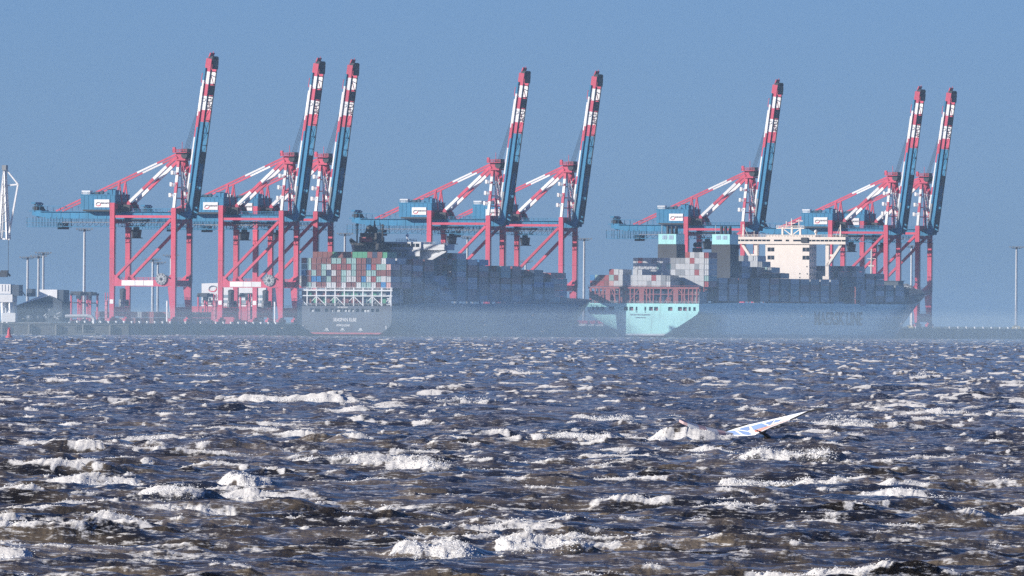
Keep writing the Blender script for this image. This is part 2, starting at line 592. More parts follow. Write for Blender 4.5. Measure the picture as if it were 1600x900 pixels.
def build_froth():
    """puffs of foam heaped along the breaking crests, and the droplets thrown up from them"""
    rs = np.random.RandomState(3)
    C, RR = [], []
    for i, (px, py, hw, A) in enumerate(BREAKERS):
        cy = FPX * HC / (py - HOR(px))
        s_ = FPX / cy
        cx = (px - 800.0) / s_
        w = hw / s_
        n = int(hw * (20 if py > 640 else 14))
        u = rs.rand(n) * 2.1 - 1.1
        x = cx + u * w
        env = crest_env(u, x, i)
        lump = fbm(x * 1.3, x * 0 + 2.7 * i, 300 + i, 3, 0.6)
        keep = rs.rand(n) < np.clip(env * (0.25 + 1.6 * (lump - 0.25)), 0, 1) * smooth(1.0, 0.45, u)
        x, u, env, lump = x[keep], u[keep], env[keep], lump[keep]
        v = -0.9 + rs.randn(len(x)) * 0.75
        y = cy + crest_wob(x, i) + v
        dx, dy, h, _, _, _ = sea(x.astype(np.float64), y.astype(np.float64))
        up = np.abs(rs.randn(len(x))) ** 1.8 * (0.02 + 0.07 * lump) * env * (A / 0.3)
        r = (0.008 + 0.019 * rs.rand(len(x)) ** 2.5) * (0.6 + 0.7 * lump) * (cy / 480.0) ** 0.7
        r = r * np.where(up > 0.14, 0.55, 1.0)
        C.append(np.stack([x + dx, y + dy, h + up * 0.8], 1)); RR.append(r)
    sel = np.nonzero((wfoam > 0.6) & (wco[:, 1] < 950))[0]
    pk = rs.choice(sel, min(24000, len(sel)), replace=False)
    c = wco[pk].astype(np.float64)
    c[:, 2] += rs.exponential(0.012, len(pk))
    c[:, :2] += rs.randn(len(pk), 2) * (0.05, 0.2)
    C.append(c); RR.append((0.006 + 0.016 * rs.rand(len(pk)) ** 2) * (c[:, 1] / 400.0) ** 0.5)
    c, r = np.concatenate(C), np.concatenate(RR)
    ico = np.array([(1, 0, 0), (-1, 0, 0), (0, 1, 0), (0, -1, 0), (0, 0, 1), (0, 0, -1)], float)
    icf = np.array([(0, 2, 4), (2, 1, 4), (1, 3, 4), (3, 0, 4), (2, 0, 5), (1, 2, 5), (3, 1, 5), (0, 3, 5)])
    n = len(c)
    sc = 1 + 0.35 * rs.randn(n, 6, 1) * 0.6
    st = np.array([1.5, 1.6, 0.85])
    v = (c[:, None, :] + ico[None] * sc * st * r[:, None, None]).reshape(-1, 3).astype(np.float32)
    f = (icf[None] + 6 * np.arange(n)[:, None, None]).reshape(-1, 3).astype(np.int32)
    me = bpy.data.meshes.new('sea_foam')
    me.vertices.add(len(v)); me.vertices.foreach_set('co', v.ravel())
    me.loops.add(f.size); me.loops.foreach_set('vertex_index', f.ravel())
    me.polygons.add(len(f)); me.polygons.foreach_set('loop_start', np.arange(0, f.size, 3, dtype=np.int32))
    me.polygons.foreach_set('use_smooth', np.ones(len(f), bool))
    me.update(calc_edges=True)
    m = mat('foam_froth', (0.93, 0.94, 0.95), 0.7, var=0.02)
    b = m.node_tree.nodes['Principled BSDF']
    tr = m.node_tree.nodes.new('ShaderNodeBsdfTranslucent')
    tr.inputs['Color'].default_value = (0.85, 0.86, 0.88, 1)
    ms = m.node_tree.nodes.new('ShaderNodeMixShader')
    ms.inputs[0].default_value = 0.3
    m.node_tree.links.new(b.outputs[0], ms.inputs[1])
    m.node_tree.links.new(tr.outputs[0], ms.inputs[2])
    m.node_tree.links.new(ms.outputs[0], m.node_tree.nodes['Material Output'].inputs['Surface'])
    me.materials.append(m)
    o = bpy.data.objects.new('sea_foam', me)
    COL.objects.link(o)
    tag(o, 'white froth and droplets heaped along the breaking crests', 'foam', kind='stuff')
    print('froth', n)


build_froth()

# ------------------------------------------------------------------ quay and shore
quay = MB()
quay.box(-520, 4, -165, 1900, -3, QZ - 0.5, CONC)
quay.box(-519.99, 4.35, -165.3, 1900, QZ - 0.5, QZ, CONC)
quay = quay.build('quay', None, P(0, 0, 0), -TH)
tag(quay, kind='structure')
fm = MB()
fm.box(4.0, 4.9, -0.8, 0.8, 0.6, 4.6, RUBB)
fm.box(4.9, 5.05, -1.1, 1.1, 1.0, 4.4, DARK)
f0 = None
for i in range(64):
    t = -158 + i * 14.0 if i < 21 else 880 + (i - 21) * 12.5
    if f0 is None:
        f0 = fm.build('fender', quay)
        o = f0
    else:
        o = f0.copy(); COL.objects.link(o)
    o.location = (0, t, 0)
sh = MB()
sh.hexa([(-4900, 9300, -3), (4900, 9300, -3), (4900, 11800, -3), (-4900, 11800, -3)], [(-4900, 9330, 6.5), (4900, 9330, 6.5), (4900, 11800, 7), (-4900, 11800, 7)], mat('shore_grass', (0.07, 0.08, 0.05), 0.95))
tag(sh.build('shore'), kind='structure')
jt = MB()
jt.box(-120, 52, -14, 40, -3, 4.6, CONC)
jt.box(-120, 52.4, -14.4, 40, 4.6, 5.2, CONC)
for k in range(14):
    jt.tube((-112 + k * 12, -15, -3), (-112 + k * 12, -15, 4.6), 0.7, CONC, 8)
jt = jt.build('jetty', None, at(20, 506, 7150).xy.to_3d(), 0)
tag(jt, kind='structure')


# ------------------------------------------------------------------ ship-to-shore cranes
def ladder_cage(mb, x, y, z0, z1, m):
    for a in (-0.35, 0.35):
        mb.beam((x + a, y, z0), (x + a, y, z1), 0.12, 0.12, m)
    z = z0
    while z < z1:
        mb.beam((x - 0.35, y, z), (x + 0.35, y, z), 0.1, 0.1, m)
        z += 1.5


def make_crane():
    c = empty('container_crane', (0, 0, 0), -TH)
    LN, TT = -30.9, 9.35
    for n, t in ((LN, -TT), (LN, TT), (0, -TT), (0, TT)):
        mb = MB()
        top = 56 if n == LN else 53.6
        mb.box(n - 1.15, n + 1.15, t - 0.8, t + 0.8, 17, top, RED)
        # lower part tapers to the sill, with a knee under the portal beam
        k = 1 if n == LN else -1
        inn = 1.2 if n == LN else 2.6
        a = [(n - 1.1, t - 0.8, 3), (n + 1.1, t - 0.8, 3), (n + 1.1, t + 0.8, 3), (n - 1.1, t + 0.8, 3)]
        lo, hi = (n - 1.15, n + inn) if k == 1 else (n - inn, n + 1.15)
        b = [(lo, t - 0.8, 17), (hi, t - 0.8, 17), (hi, t + 0.8, 17), (lo, t + 0.8, 17)]
        mb.hexa(a, b, RED)
        mb.box(n - 1.3, n + 1.3, t - 0.95, t + 0.95, 44, 44.5, RED)
        mb.box(n - 1.3, n + 1.3, t - 0.95, t + 0.95, 30, 30.3, RED)
        ladder_cage(mb, n + 1.55, t - 0.4, 19, 45, DARK)
        if n == LN:
            mb.box(n - 0.9, n + 0.9, t - 0.86, t - 0.8, 9, 11, WHITE)
        mb.build('leg', c)
        bg_ = MB()
        for q in (-3.2, 0, 3.2):
            bg_.box(n - 0.7, n + 0.7, t + q - 1.4, t + q + 1.4, 0.9, 2.2, RED)
            for w in (-0.75, 0.75):
                bg_.tube((n - 0.45, t + q + w, 0.55), (n + 0.45, t + q + w, 0.55), 0.55, DARK, 10)
        bg_.box(n - 0.6, n + 0.6, t - 2.4, t + 2.4, 2.2, 3.0, RED)
        bg_.build('bogie', c)
    for n in (LN, 0):
        mb = MB()
        mb.box(n - 1.0, n + 1.0, -TT + 0.8, TT - 0.8, 3.2, 7.6, RED)
        mb.box(n + 1.0, n + 1.12, -TT + 2, TT - 2, 4.6, 5.0, DARK)
        mb.rail((n + 0.9, -TT + 1, 7.6), (n + 0.9, TT - 1, 7.6), 1.1, DARK, 2.5, 0.09)
        mb.build('sill_beam', c)
    for t in (-TT, TT):
        mb = MB()
        mb.box(LN + 1.15, -1.15, t - 0.75, t + 0.75, 17.2, 20.2, RED)
        for n, k in ((LN + 1.15, 1), (-1.15, -1)):          # haunches
            mb.add([(n, t - .7, 20.2), (n + k * 3, t - .7, 20.2), (n, t - .7, 22.8), (n, t + .7, 20.2), (n + k * 3, t + .7, 20.2), (n, t + .7, 22.8)],
                   [(0, 1, 2), (3, 5, 4), (1, 4, 5, 2), (0, 2, 5, 3), (0, 3, 4, 1)], RED)
        mb.rail((LN + 2, t + 0.6, 20.2), (-2, t + 0.6, 20.2), 1.1, RED, 2.6, 0.12)
        pb = mb.build('portal_beam', c)
        if t < 0:
            for a, b in ((-25.9, -19.2), (-19.05, -14.9), (-14.75, -10)):
                p = MB()
                p.box(a, b, t - 0.82, t - 0.75, 17.5, 19.95, WHITE)
                p.build('white_panel', pb)
        mb = MB()
        mb.beam((LN + 2, t, 21.6), (-1.3, t, 48.4), 1.2, 1.45, RED, up=(0, 1, 0))
        mb.box(LN + 1.2, LN + 3.4, t - 0.5, t + 0.5, 20.2, 22.4, DARK)
        mb.build('brace', c)
        mb = MB()
        mb.beam((LN + 1.15, t, 49.6), (-1.15, t, 49.6), 1.1, 1.15, RED)
        mb.build('tie_beam', c)
    for n, z0, z1 in ((LN, 52.5, 55.5), (LN, 46.4, 48.4), (0, 51.2, 53.6), (0, 46.6, 48.4)):
        mb = MB()
        mb.box(n - 1.0, n + 1.0, -TT + 0.8, TT - 0.8, z0, z1, RED)
        mb.build('cross_beam', c)
    for k in (-1, 1):
        for n in (LN, 0):
            mb = MB()
            mb.beam((n, k * TT - k * 0.8, 21.5), (n, k * (TT - 4.2), 17.6), 1.6, 1.2, RED)
            mb.build('haunch', c)
    mb = MB()
    mb.box(-0.8, 0.8, -TT + 0.8, TT - 0.8, 17.4, 20.0, RED)
    mb.build('cross_beam', c)
    # girders, back reach, walkway
    for t in (-3.7, 3.7):
        mb = MB()
        mb.box(-66, 4.0, t - 0.6, t + 0.6, 48.6, 51.8, BLUE)
        mb.add([(-66, t - .6, 48.6), (-66, t + .6, 48.6), (-66, t + .6, 51.8), (-66, t - .6, 51.8), (-74, t - .6, 50.2), (-74, t + .6, 50.2), (-74, t + .6, 51.8), (-74, t - .6, 51.8)],
               [(4, 5, 6, 7), (0, 4, 7, 3), (1, 2, 6, 5), (0, 1, 5, 4), (3, 7, 6, 2)], BLUE)
        x = -64
        while x < 2:
            mb.box(x - 0.1, x + 0.1, t - 0.72, t - 0.6, 48.7, 51.7, BLUE)
            x += 4.6
        mb.build('girder', c)
    mb = MB()
    x = -72
    while x < 2:
        mb.box(x - 0.3, x + 0.3, -3.1, 3.1, 49.2, 50.0, BLUE)
        x += 6.1
    mb.build('girder_tie', c)
    mb = MB()
    for t in (-5.3, 5.3):
        mb.box(-58, 2, t - 0.6, t + 0.6, 46.8, 47.0, GREY)
        mb.rail((-58, t - 0.55, 47.0), (2, t - 0.55, 47.0), 1.3, BLUE, 1.9, 0.12)
        x = -58
        while x <= 2:
            mb.beam((x, t * 0.78, 48.6), (x, t, 44.9), 0.16, 0.16, BLUE)
            mb.beam((x, t, 44.9), (x + 2.3, t, 47), 0.12, 0.12, BLUE)
            x += 3.0
        mb.beam((-58, t, 44.9), (2, t, 44.9), 0.25, 0.25, BLUE)
    mb.build('girder_walkway', c)
    mb = MB()                                                   # festoon and trolley park at the tail
    for z in (44.6, 46.9):
        mb.box(-76, -58, -5.6, 5.6, z, z + 0.25, BLUE)
        for t in (-5.6, 5.6):
            mb.rail((-76, t, z + 0.25), (-58, t, z + 0.25), 1.3, BLUE, 1.5, 0.14)
    for x in np.arange(-76, -57, 3):
        for t in (-5.4, 5.4):
            mb.beam((x, t, 44.6), (x, t, 49.2), 0.25, 0.25, DARK)
    mb.box(-61.5, -58.2, -3, 3, 43.6, 46.6, DARK)
    mb.build('tail_platform', c)
    mb = MB()
    mb.box(-75.5, -69, -4.2, 4.2, 51.8, 52.4, BLUE)
    for t in (-3, 0, 3):
        mb.tube((-72.6, t - 1.1, 53.4), (-72.6, t + 1.1, 53.4), 1.25, DARK, 12)
        mb.beam((-74.4, t, 52), (-71.5, t, 55.6), 0.5, 0.5, BLUE)
        mb.beam((-70, t, 52), (-73.4, t, 55.6), 0.5, 0.5, DARK)
    mb.box(-74.5, -72.4, -4, 4, 55.4, 56.2, BLUE)
    mb.build('tail_sheave', c)
    mb = MB()
    for t in (-4.6, 4.6):
        mb.rail((-73, t, 51.8), (-48, t, 51.8), 2.6, BLUE, 2.8, 0.16, 1)
        mb.rail((-30, t, 51.8), (2, t, 51.8), 1.4, BLUE, 2.4, 0.14)
        mb.box(-70, 2, t - 0.5, t + 0.5, 51.75, 51.95, BLUE)
    mb.build('girder_railing', c)
    # machinery house
    mb = MB()
    mb.box(-47.7, -30.3, -8.0, 9.5, 52.8, 59.6, BLUE)
    mb.box(-47.9, -30.1, -8.2, 9.7, 59.6, 59.95, BLUE)
    mb.box(-46.5, -29, -8.2, 9.6, 52.0, 52.8, DARK)
    for x in np.arange(-46, -30.5, 2.2):
        mb.box(x - 0.06, x + 0.06, -8.1, -8.0, 53, 59.4, BLUE)
    for t in np.arange(-6, 9, 3.0):
        mb.box(-30.3, -30.2, t, t + 1.7, 53.5, 56.5, DARK)
    mb.rail((-47.6, -8.0, 59.95), (-30.4, -8.0, 59.95), 1.1, BLUE, 2.9, 0.12)
    hs = mb.build('machinery_house', c)
    p = MB(); p.box(-40.7, -33.2, -8.25, -8.12, 53.9, 57.5, WHITE); p.build('sign_panel', hs)
    swoosh('sign_emblem', 0.95, (-38.7, -8.26, 55.3), FACE_AFT, hs)
    text('EUROGATE', 4.0, 0.8, (-35.4, -8.26, 55.4), FACE_AFT, LOGOD, hs, 'sign_lettering')
    p = MB(); p.box(-47.4, -43.2, -7.6, -4.6, 59.95, 61.6, WHITE); p.build('roof_unit', hs)
    p = MB(); p.box(-42, -39.6, -6, -3, 59.95, 61.2, DARK); p.tube((-38.4, -5.5, 60.8), (-38.4, -3.6, 60.8), 0.8, DARK, 10); p.build('roof_unit', hs)
    p = MB(); p.box(-36.4, -34, -3, 1, 59.95, 62.2, BLUE); p.box(-36.6, -33.8, -3.2, 1.2, 62.2, 62.4, DARK); p.build('roof_unit', hs)
    p = MB(); p.box(-31.5, -30.2, -8, -4, 59.95, 62, BLUE); p.build('roof_unit', hs)
    mb = MB()
    mb.box(-30, -24, -5.4, 5.4, 51.8, 55.2, DARK)
    for t in (-3.7, 3.7):
        mb.hexa([(-30, t - .6, 51.8), (-22, t - .6, 51.8), (-22, t + .6, 51.8), (-30, t + .6, 51.8)], [(-27.5, t - .6, 56.2), (-24.6, t - .6, 56.2), (-24.6, t + .6, 56.2), (-27.5, t + .6, 56.2)], RED)
    mb.build('stay_anchor', c)
    for t in (-3.6, 3.6):
        mb = MB()
        mb.beam((-31, t, 59.9), (-30, t, 66.0), 0.8, 0.8, RED)
        mb.beam((-28.6, t, 55.2), (-30, t, 65.6), 0.55, 0.55, RED)
        mb.build('stay_post', c)
        mb = MB()
        mb.striped((-1.5, t * 0.9, 78.8), (-62, t, 52), 0.55, 0.8, [(0.16, RED), (0.325, WHITE), (1, RED)])
        mb.build('backstay', c)
        mb = MB()
        mb.striped((-1.2, t * 0.9, 77.6), (-25.8, t, 55.6), 1.1, 1.35, [(0.21, RED), (0.47, WHITE), (0.69, RED), (0.955, WHITE), (1, RED)])
        mb.build('forestay_strut', c)
    for k in (-1, 1):
        mb = MB()
        mb.striped((0, k * TT, 53.6), (-0.4, k * 2.9, 76.4), 1.2, 1.3, [(0.3, WHITE), (0.52, RED), (0.68, WHITE), (0.72, RED), (0.83, WHITE), (1, RED)], up=(1, 0, 0))
        mb.build('mast_leg', c)
        mb = MB()
        mb.striped((3.2, k * 6.2, 53.6), (0.6, k * 2.6, 77), 0.8, 0.8, [(0.35, RED), (0.72, WHITE), (1, RED)], up=(1, 0, 0))
        mb.build('mast_leg', c)
    mb = MB()
    for z, w in ((58, 7.2), (63, 6.0), (68.5, 4.7)):
        mb.box(-0.5, 0.3, -w, w, z, z + 0.5, RED)
        mb.box(-3.2, -0.4, -w - 1.2, -w + 1.2, z + 0.6, z + 0.8, GREY)
        mb.rail((-3.2, -w - 1.2, z + 0.8), (-0.4, -w - 1.2, z + 0.8), 1.2, WHITE, 0.9, 0.14)
        mb.box(-3.2, -2.2, -w - 1.2, -w + 0.4, z + 0.8, z + 2.6, WHITE)
    mb.build('mast_platform', c)
    mb = MB()
    for a, b in ((0.6, -2.2), (3.4, -2.2), (0.6, 1.4), (3.4, 1.4)):
        mb.beam((a, b, 53.6), (a, b, 72), 0.25, 0.25, RED)
    for i, z in enumerate(np.arange(54.5, 71, 2.4)):
        mb.beam((0.6, -2.2, z), (3.4, -2.2, z + 2.4), 0.25, 0.25, RED if i % 2 else LGREY)
        mb.box(0.6, 3.4, -2.2, 1.4, z, z + 0.2, LGREY)
        if i in (2, 3, 5):
            mb.box(0.7, 2.8, -2.35, -2.2, z + 0.3, z + 2.0, WHITE)
    mb.build('stair_tower', c)
    mb = MB()
    mb.box(-2.2, 3.4, -4.4, 4.4, 75.8, 76.6, RED)
    mb.box(-1.6, 1.8, -3.4, 3.4, 76.6, 79.4, RED)
    mb.box(-2.8, 4.2, -4.8, 4.8, 79.4, 79.7, RED)
    for t in (-3, -1, 1, 3):
        mb.tube((2.4, t - 0.5, 78.2), (2.4, t + 0.5, 78.2), 1.5, DARK, 12)
    for a in (-4.8, 4.8):
        mb.rail((-2.8, a, 79.7), (4.2, a, 79.7), 1.3, RED, 1.6, 0.16)
    mb.rail((-2.8, -4.8, 79.7), (-2.8, 4.8, 79.7), 1.3, RED, 1.6, 0.16)
    mb.box(0.6, 3.6, -2.4, 2.4, 79.7, 81.3, DARK)
    mb.box(-2.8, -1.6, -4.8, -3.6, 79.7, 82, RED)
    mb.beam((0, 0, 80), (0, 0, 84.5), 0.2, 0.2, RED)
    mb.build('apex_head', c)
    # raised boom
    B0, B1 = Vector((5.2, 0, 50.6)), Vector((15.0, 0, 123.2))
    ax = (B1 - B0).normalized()
    px = Vector((ax.z, 0, -ax.x))                # waterside normal of the boom
    LB = (B1 - B0).length
    bands = [(0.596, BLUE), (0.672, RED), (0.762, WHITE), (0.838, RED), (0.918, WHITE), (1.0, RED)]
    for k in (-1, 1):
        mb = MB()
        o = Vector((0, k * 3.7, 0))
        mb.striped(B0 + o, B1 + o, 1.15, 2.75, bands, up=(1, 0, 0))
        mb.beam(B0 + o - ax * 1.6 - px * 0.9, B0 + o + ax * 10, 1.3, 2.9, BLUE, up=(1, 0, 0))
        # trolley rail on the underside
        mb.beam(B0 + o + px * 1.55 - Vector((0, k * 0.75, 0)), B0 + o + px * 1.55 - Vector((0, k * 0.75, 0)) + ax * (LB - 5), 0.35, 0.35, DARK, up=(1, 0, 0))
        g = mb.build('boom_girder', c)
        if k < 0:
            e = swoosh('boom_emblem', 0.9, B0 + o + ax * (LB * 0.735) + Vector((0, -0.6, 0)), FACE_AFT, g, 0.1, LOGOD)
            text('4', 1.0, 1.3, B0 + o + ax * (LB * 0.69) + Vector((0, -0.6, 0)), FACE_AFT, LOGOD, g, 'boom_number') if False else None
        else:
            for dz in (0.70, 0.735):
                swoosh('boom_emblem', 1.0, B0 + o + ax * (LB * dz) + Vector((0, -0.6, 0)), FACE_AFT, g, 0.16, LOGOD)
    mb = MB()
    nseg = 11
    for i in range(nseg + 1):
        a = B0 + ax * (4 + (LB - 10) * i / nseg)
        mb.beam(a + Vector((0, -3.1, 0)) + px * 0.9, a + Vector((0, 3.1, 0)) + px * 0.9, 0.35, 0.35, BLUE if i / nseg < 0.58 else RED)
        if i < nseg:
            b = B0 + ax * (4 + (LB - 10) * (i + 1) / nseg)
            s_ = 1 if i % 2 else -1
            mb.beam(a + Vector((0, -3.1 * s_, 0)) + px * 0.9, b + Vector((0, 3.1 * s_, 0)) + px * 0.9, 0.25, 0.25, BLUE if i / nseg < 0.55 else RED)
    mb.build('boom_bracing', c)
    for fr, hgt in ((0.06, 7), (0.33, 5.5), (0.768, 4.6)):
        p = MB()
        a = B0 + ax * LB * fr
        p.beam(a + px * 1.0 + Vector((0, 0.6, 0)), a + px * 1.0 + ax * hgt + Vector((0, 0.6, 0)), 4.2, 1.0, DARK, up=(1, 0, 0))
        p.build('boom_platform', c)
    mb = MB()                                                  # walkway on the back of the boom
    for a, b, m in ((0.02, 0.2, GREY), (0.2, 0.56, BLUE), (0.56, 0.66, RED), (0.66, 0.86, WHITE), (0.86, 0.94, BLUE)):
        o = Vector((0, -4.6, 0)) - px * 1.2
        mb.beam(B0 + ax * LB * a + o, B0 + ax * LB * b + o, 0.5, 0.8, m, up=(1, 0, 0))
    a = B0 + ax * LB * 0.845 - px * 2.2
    for t in (-4.6, 4.6):
        mb.beam(a + Vector((0, t, 0)), a + ax * 4 + Vector((0, t, 0)), 0.25, 0.25, RED)
        mb.beam(a + Vector((0, t, 0)), a + px * 2 + Vector((0, t, 0)), 0.25, 0.25, RED)
    mb.beam(a + ax * 4 + Vector((0, -4.6, 0)), a + ax * 4 + Vector((0, 4.6, 0)), 0.3, 0.3, RED)
    mb.build('boom_walkway', c)
    mb = MB()
    a = B0 + ax * (LB - 2.5)
    mb.beam(a + px * 0.4, a + px * 0.4 + ax * 3.4, 7.2, 2.0, DARK, up=(1, 0, 0))
    mb.beam(a - px * 1.6, a - px * 0.4 + ax * 5.2, 5.0, 0.5, RED, up=(1, 0, 0))
    mb.beam(a + px * 1.9 - ax * 2.2, a + px * 1.7 + ax * 1.6, 5.6, 0.8, DARK, up=(1, 0, 0))
    for t in (-2.4, 0.4, 2.8):
        q = a + ax * 2.8 + Vector((0, t, 0)) + px * 0.8
        mb.tube(q - Vector((0, 0.5, 0)), q + Vector((0, 0.5, 0)), 1.0, DARK, 10)
    mb.beam(a + ax * 3.6, a + ax * 6.0, 0.2, 0.2, RED)
    mb.beam(a + ax * 3 - px * 1.4, a + ax * 3 - px * 2.6 - ax * 3, 0.3, 0.3, RED)
    mb.build('boom_tip', c)
    # folded forestays lying against the boom
    for k in (-1, 1):
        mb = MB()
        p1 = Vector((1.0, k * 3.0, 77.5))
        p2 = B0 + ax * LB * 0.14 - px * 2.6 + Vector((0, k * 3.4, 0))
        p3 = B0 + ax * LB * 0.82 - px * 1.9 + Vector((0, k * 3.9, 0))
        mb.striped(p2, p3, 0.45, 0.75, [(0.18, WHITE), (0.26, RED), (0.52, WHITE), (0.72, RED), (1, WHITE)], up=(1, 0, 0))
        mb.striped(p1, p2, 0.45, 0.7, [(0.45, RED), (0.9, WHITE), (1, RED)], up=(1, 0, 0))
        mb.build('forestay', c)
    for t in (-2.4, -0.8, 0.8, 2.4):
        mb = MB()
        q = B0 + ax * LB * (0.79 + 0.012 * t) - px * 1.6 + Vector((0, t * 1.3, 0))
        mb.tube((1.6, t, 79.3), q, 0.09, DARK, 4)
        mb.build('hoist_rope', c)
    # cab, trolley
    mb = MB()
    mb.hexa([(-24.4, -1.4, 39.9), (-21.2, -1.4, 39.9), (-21.2, 1.4, 39.9), (-24.4, 1.4, 39.9)], [(-25.0, -1.7, 43.6), (-20.8, -1.7, 43.6), (-20.8, 1.7, 43.6), (-25.0, 1.7, 43.6)], DARK)
    mb.box(-25.4, -20.4, -2, 2, 39.5, 39.9, DARK)
    mb.box(-24.0, -21.8, -1, 1, 43.6, 45.2, DARK)
    cb = mb.build('operator_cab', c)
    p = MB(); p.box(-24.0, -21.6, -1.62, -1.5, 40.6, 42.4, GLASS); p.build('cab_window', cb)
    mb = MB()
    mb.box(-27, -18, -4.6, 4.6, 47.4, 48.4, DARK)
    for x in (-26.5, -18.5):
        for t in (-2.6, 2.6):
            mb.beam((x, t, 47.4), (x * 0.5 - 11.3, t * 0.4, 45.2), 0.3, 0.3, DARK)
    mb.box(-25.6, -19.4, -2.6, 2.6, 45.0, 45.5, DARK)
    mb.build('trolley', c)
    # cable reel
    mb = MB()
    x, z, y = -5.8, 20.6, -TT - 1.1
    mb.tube((x, y - 0.28, z), (x, y + 0.28, z), 2.75, GREY, 28)
    mb.tube((x, y - 0.34, z), (x, y - 0.28, z), 1.7, LGREY, 24)
    mb.tube((x, y - 0.6, z), (x, y - 0.34, z), 0.6, DARK, 12)
    for k in range(10):
        a = 2 * math.pi * k / 10
        mb.beam((x, y - 0.33, z), (x + 2.7 * math.cos(a), y - 0.33, z + 2.7 * math.sin(a)), 0.12, 0.16, DARK, up=(0, 1, 0))
    mb.tube((x, y + 0.28, z), (x, y + 1.2, z), 0.5, DARK, 10)
    mb.beam((x + 2.4, y, z + 1.6), (x + 4.2, y, z + 0.4), 0.5, 0.5, DARK)
    mb.build('cable_reel', c)
    mb = MB()
    mb.box(-29.8, -28.0, -4.2, 3.6, 7.7, 11.0, GREY)
    mb.box(-29.6, -28.2, -3.4, 0.6, 11.0, 14.6, DARK)
    mb.tube((-28.9, -3.0, 15.2), (-28.9, 0.2, 15.2), 1.0, DARK, 12)
    mb.box(-27.95, -27.6, 0, 3, 7.8, 10.2, DARK)
    mb.build('electrical_cabin', c)
    mb = MB()
    for a in (-34.4, -33.2):
        mb.beam((a, -TT, 1.2), (a, -TT, 14.2), 0.3, 0.3, RED)
    mb.box(-34.3, -33.3, -TT - 0.5, -TT + 0.5, 1.2, 10.5, mat('faded_red_paint', (0.55, 0.2, 0.26)))
    for z in np.arange(2, 14, 2.0):
        mb.box(-34.6, -32.1, -TT - 0.6, -TT + 0.6, z, z + 0.15, DARK)
    mb.build('access_stair', c)
    mb = MB()
    mb.beam((-2.9, -TT - 0.9, 0.8), (-2.9, -TT - 0.9, 10.5), 0.6, 0.5, WHITE)
    mb.build('cable_guide', c)
    return c


def kids(o, ch):
    return ch.get(o.name, [])


def copy_tree(o, ch, parent=None):
    c = o.copy()
    COL.objects.link(c)
    if parent is not None:
        c.parent = parent
    for k in kids(o, ch):
        copy_tree(k, ch, c)
    return c


def child_map():
    ch = {}
    for o in SC.objects:
        if o.parent is not None:
            ch.setdefault(o.parent.name, []).append(o)
    return ch


CR = [(-1.0, 'red and blue container crane nearest the dark conveyor shed, boom raised'),
      (130.7, 'container crane whose red legs stand before the white building, boom raised'),
      (173.5, 'container crane just past the white building, legs partly behind the dark ship stern'),
      (396.2, 'container crane rising behind the bridge of the dark hulled ship, boom raised'),
      (494.1, 'container crane over the bow of the dark hulled ship, beside a tall light mast'),
      (748.0, 'lone container crane rising behind the twin funnels of the turquoise ship'),
      (959.0, 'container crane rising behind the cream bridge house of the turquoise ship'),
      (1006.8, 'last container crane, its legs standing clear beyond the turquoise bow')]
c0 = make_crane()
ch0 = child_map()
for i, (t, lab) in enumerate(CR):
    c = c0 if i == 0 else copy_tree(c0, ch0)
    c.location = P(0, t, QZ)
    tag(c, lab, 'crane', 'container cranes with raised booms along the quay')

# ------------------------------------------------------------------ ships
BOXES = []           # every container: dict


def loft(mb, L, B, half_t, zb0, deck, rake, ed, ew, ex_d, ex_w, mfun, nz=16):
    """hull shell from the transom (y=0) to the stem"""
    ys = list(np.concatenate([np.linspace(0, 40, 9), np.linspace(60, L - 100, 10), L - 100 + 100 * (1 - (1 - np.linspace(0.04, 1, 26)) ** 1.7)]))
    rows = []
    for y in ys:
        zd = deck(y)
        s = min(1, y / 22.0)
        zb = zb0 * (1 - s) ** 1.5 + (-2.0) * (1 - (1 - s) ** 1.5)
        w = min(1, y / 40.0)
        w = w * w * (3 - 2 * w)
        r = []
        for i in range(nz + 1):
            f = i / nz
            z = zb + (zd - zb) * f
            zt = zb0 + (deck(0) - zb0) * f
            hw = half_t(zt) * (1 - w) + (B / 2) * w
            g = max(0, min(1, z / deck(L)))
            g2 = g ** 1.6
            E = ew + (ed - ew) * g2
            ys_ = L - rake * (1 - g) ** 1.2
            p = ex_w + (ex_d - ex_w) * g2
            xi = (y - (ys_ - E)) / E
            if xi > 0:
                hw *= max(0.0, 1 - min(1, xi) ** p) ** 0.62
            r.append((hw, y if y < ys_ else ys_, z))
        rows.append(r)
    for k in (-1, 1):
        vs = [(k * a, b, c) for r in rows for a, b, c in r]
        n = nz + 1
        for i in range(len(rows) - 1):
            for j in range(nz):
                q = [i * n + j, (i + 1) * n + j, (i + 1) * n + j + 1, i * n + j + 1]
                if k < 0:
                    q = q[::-1]
                zc = sum(vs[a][2] for a in q) / 4
                yc = sum(vs[a][1] for a in q) / 4
                mb.add([vs[a] for a in q], [(0, 1, 2, 3)], mfun(yc, zc, j / nz))
    for i in range(len(rows) - 1):                       # deck and bottom
        a, b = rows[i][-1], rows[i + 1][-1]
        mb.add([(-a[0], a[1], a[2] - .02), (a[0], a[1], a[2] - .02), (b[0], b[1], b[2] - .02), (-b[0], b[1], b[2] - .02)], [(0, 1, 2, 3)], DARK)
        a, b = rows[i][0], rows[i + 1][0]
        mb.add([(-a[0], a[1], a[2]), (a[0], a[1], a[2]), (b[0], b[1], b[2]), (-b[0], b[1], b[2])], [(3, 2, 1, 0)], BOOT)
    return rows


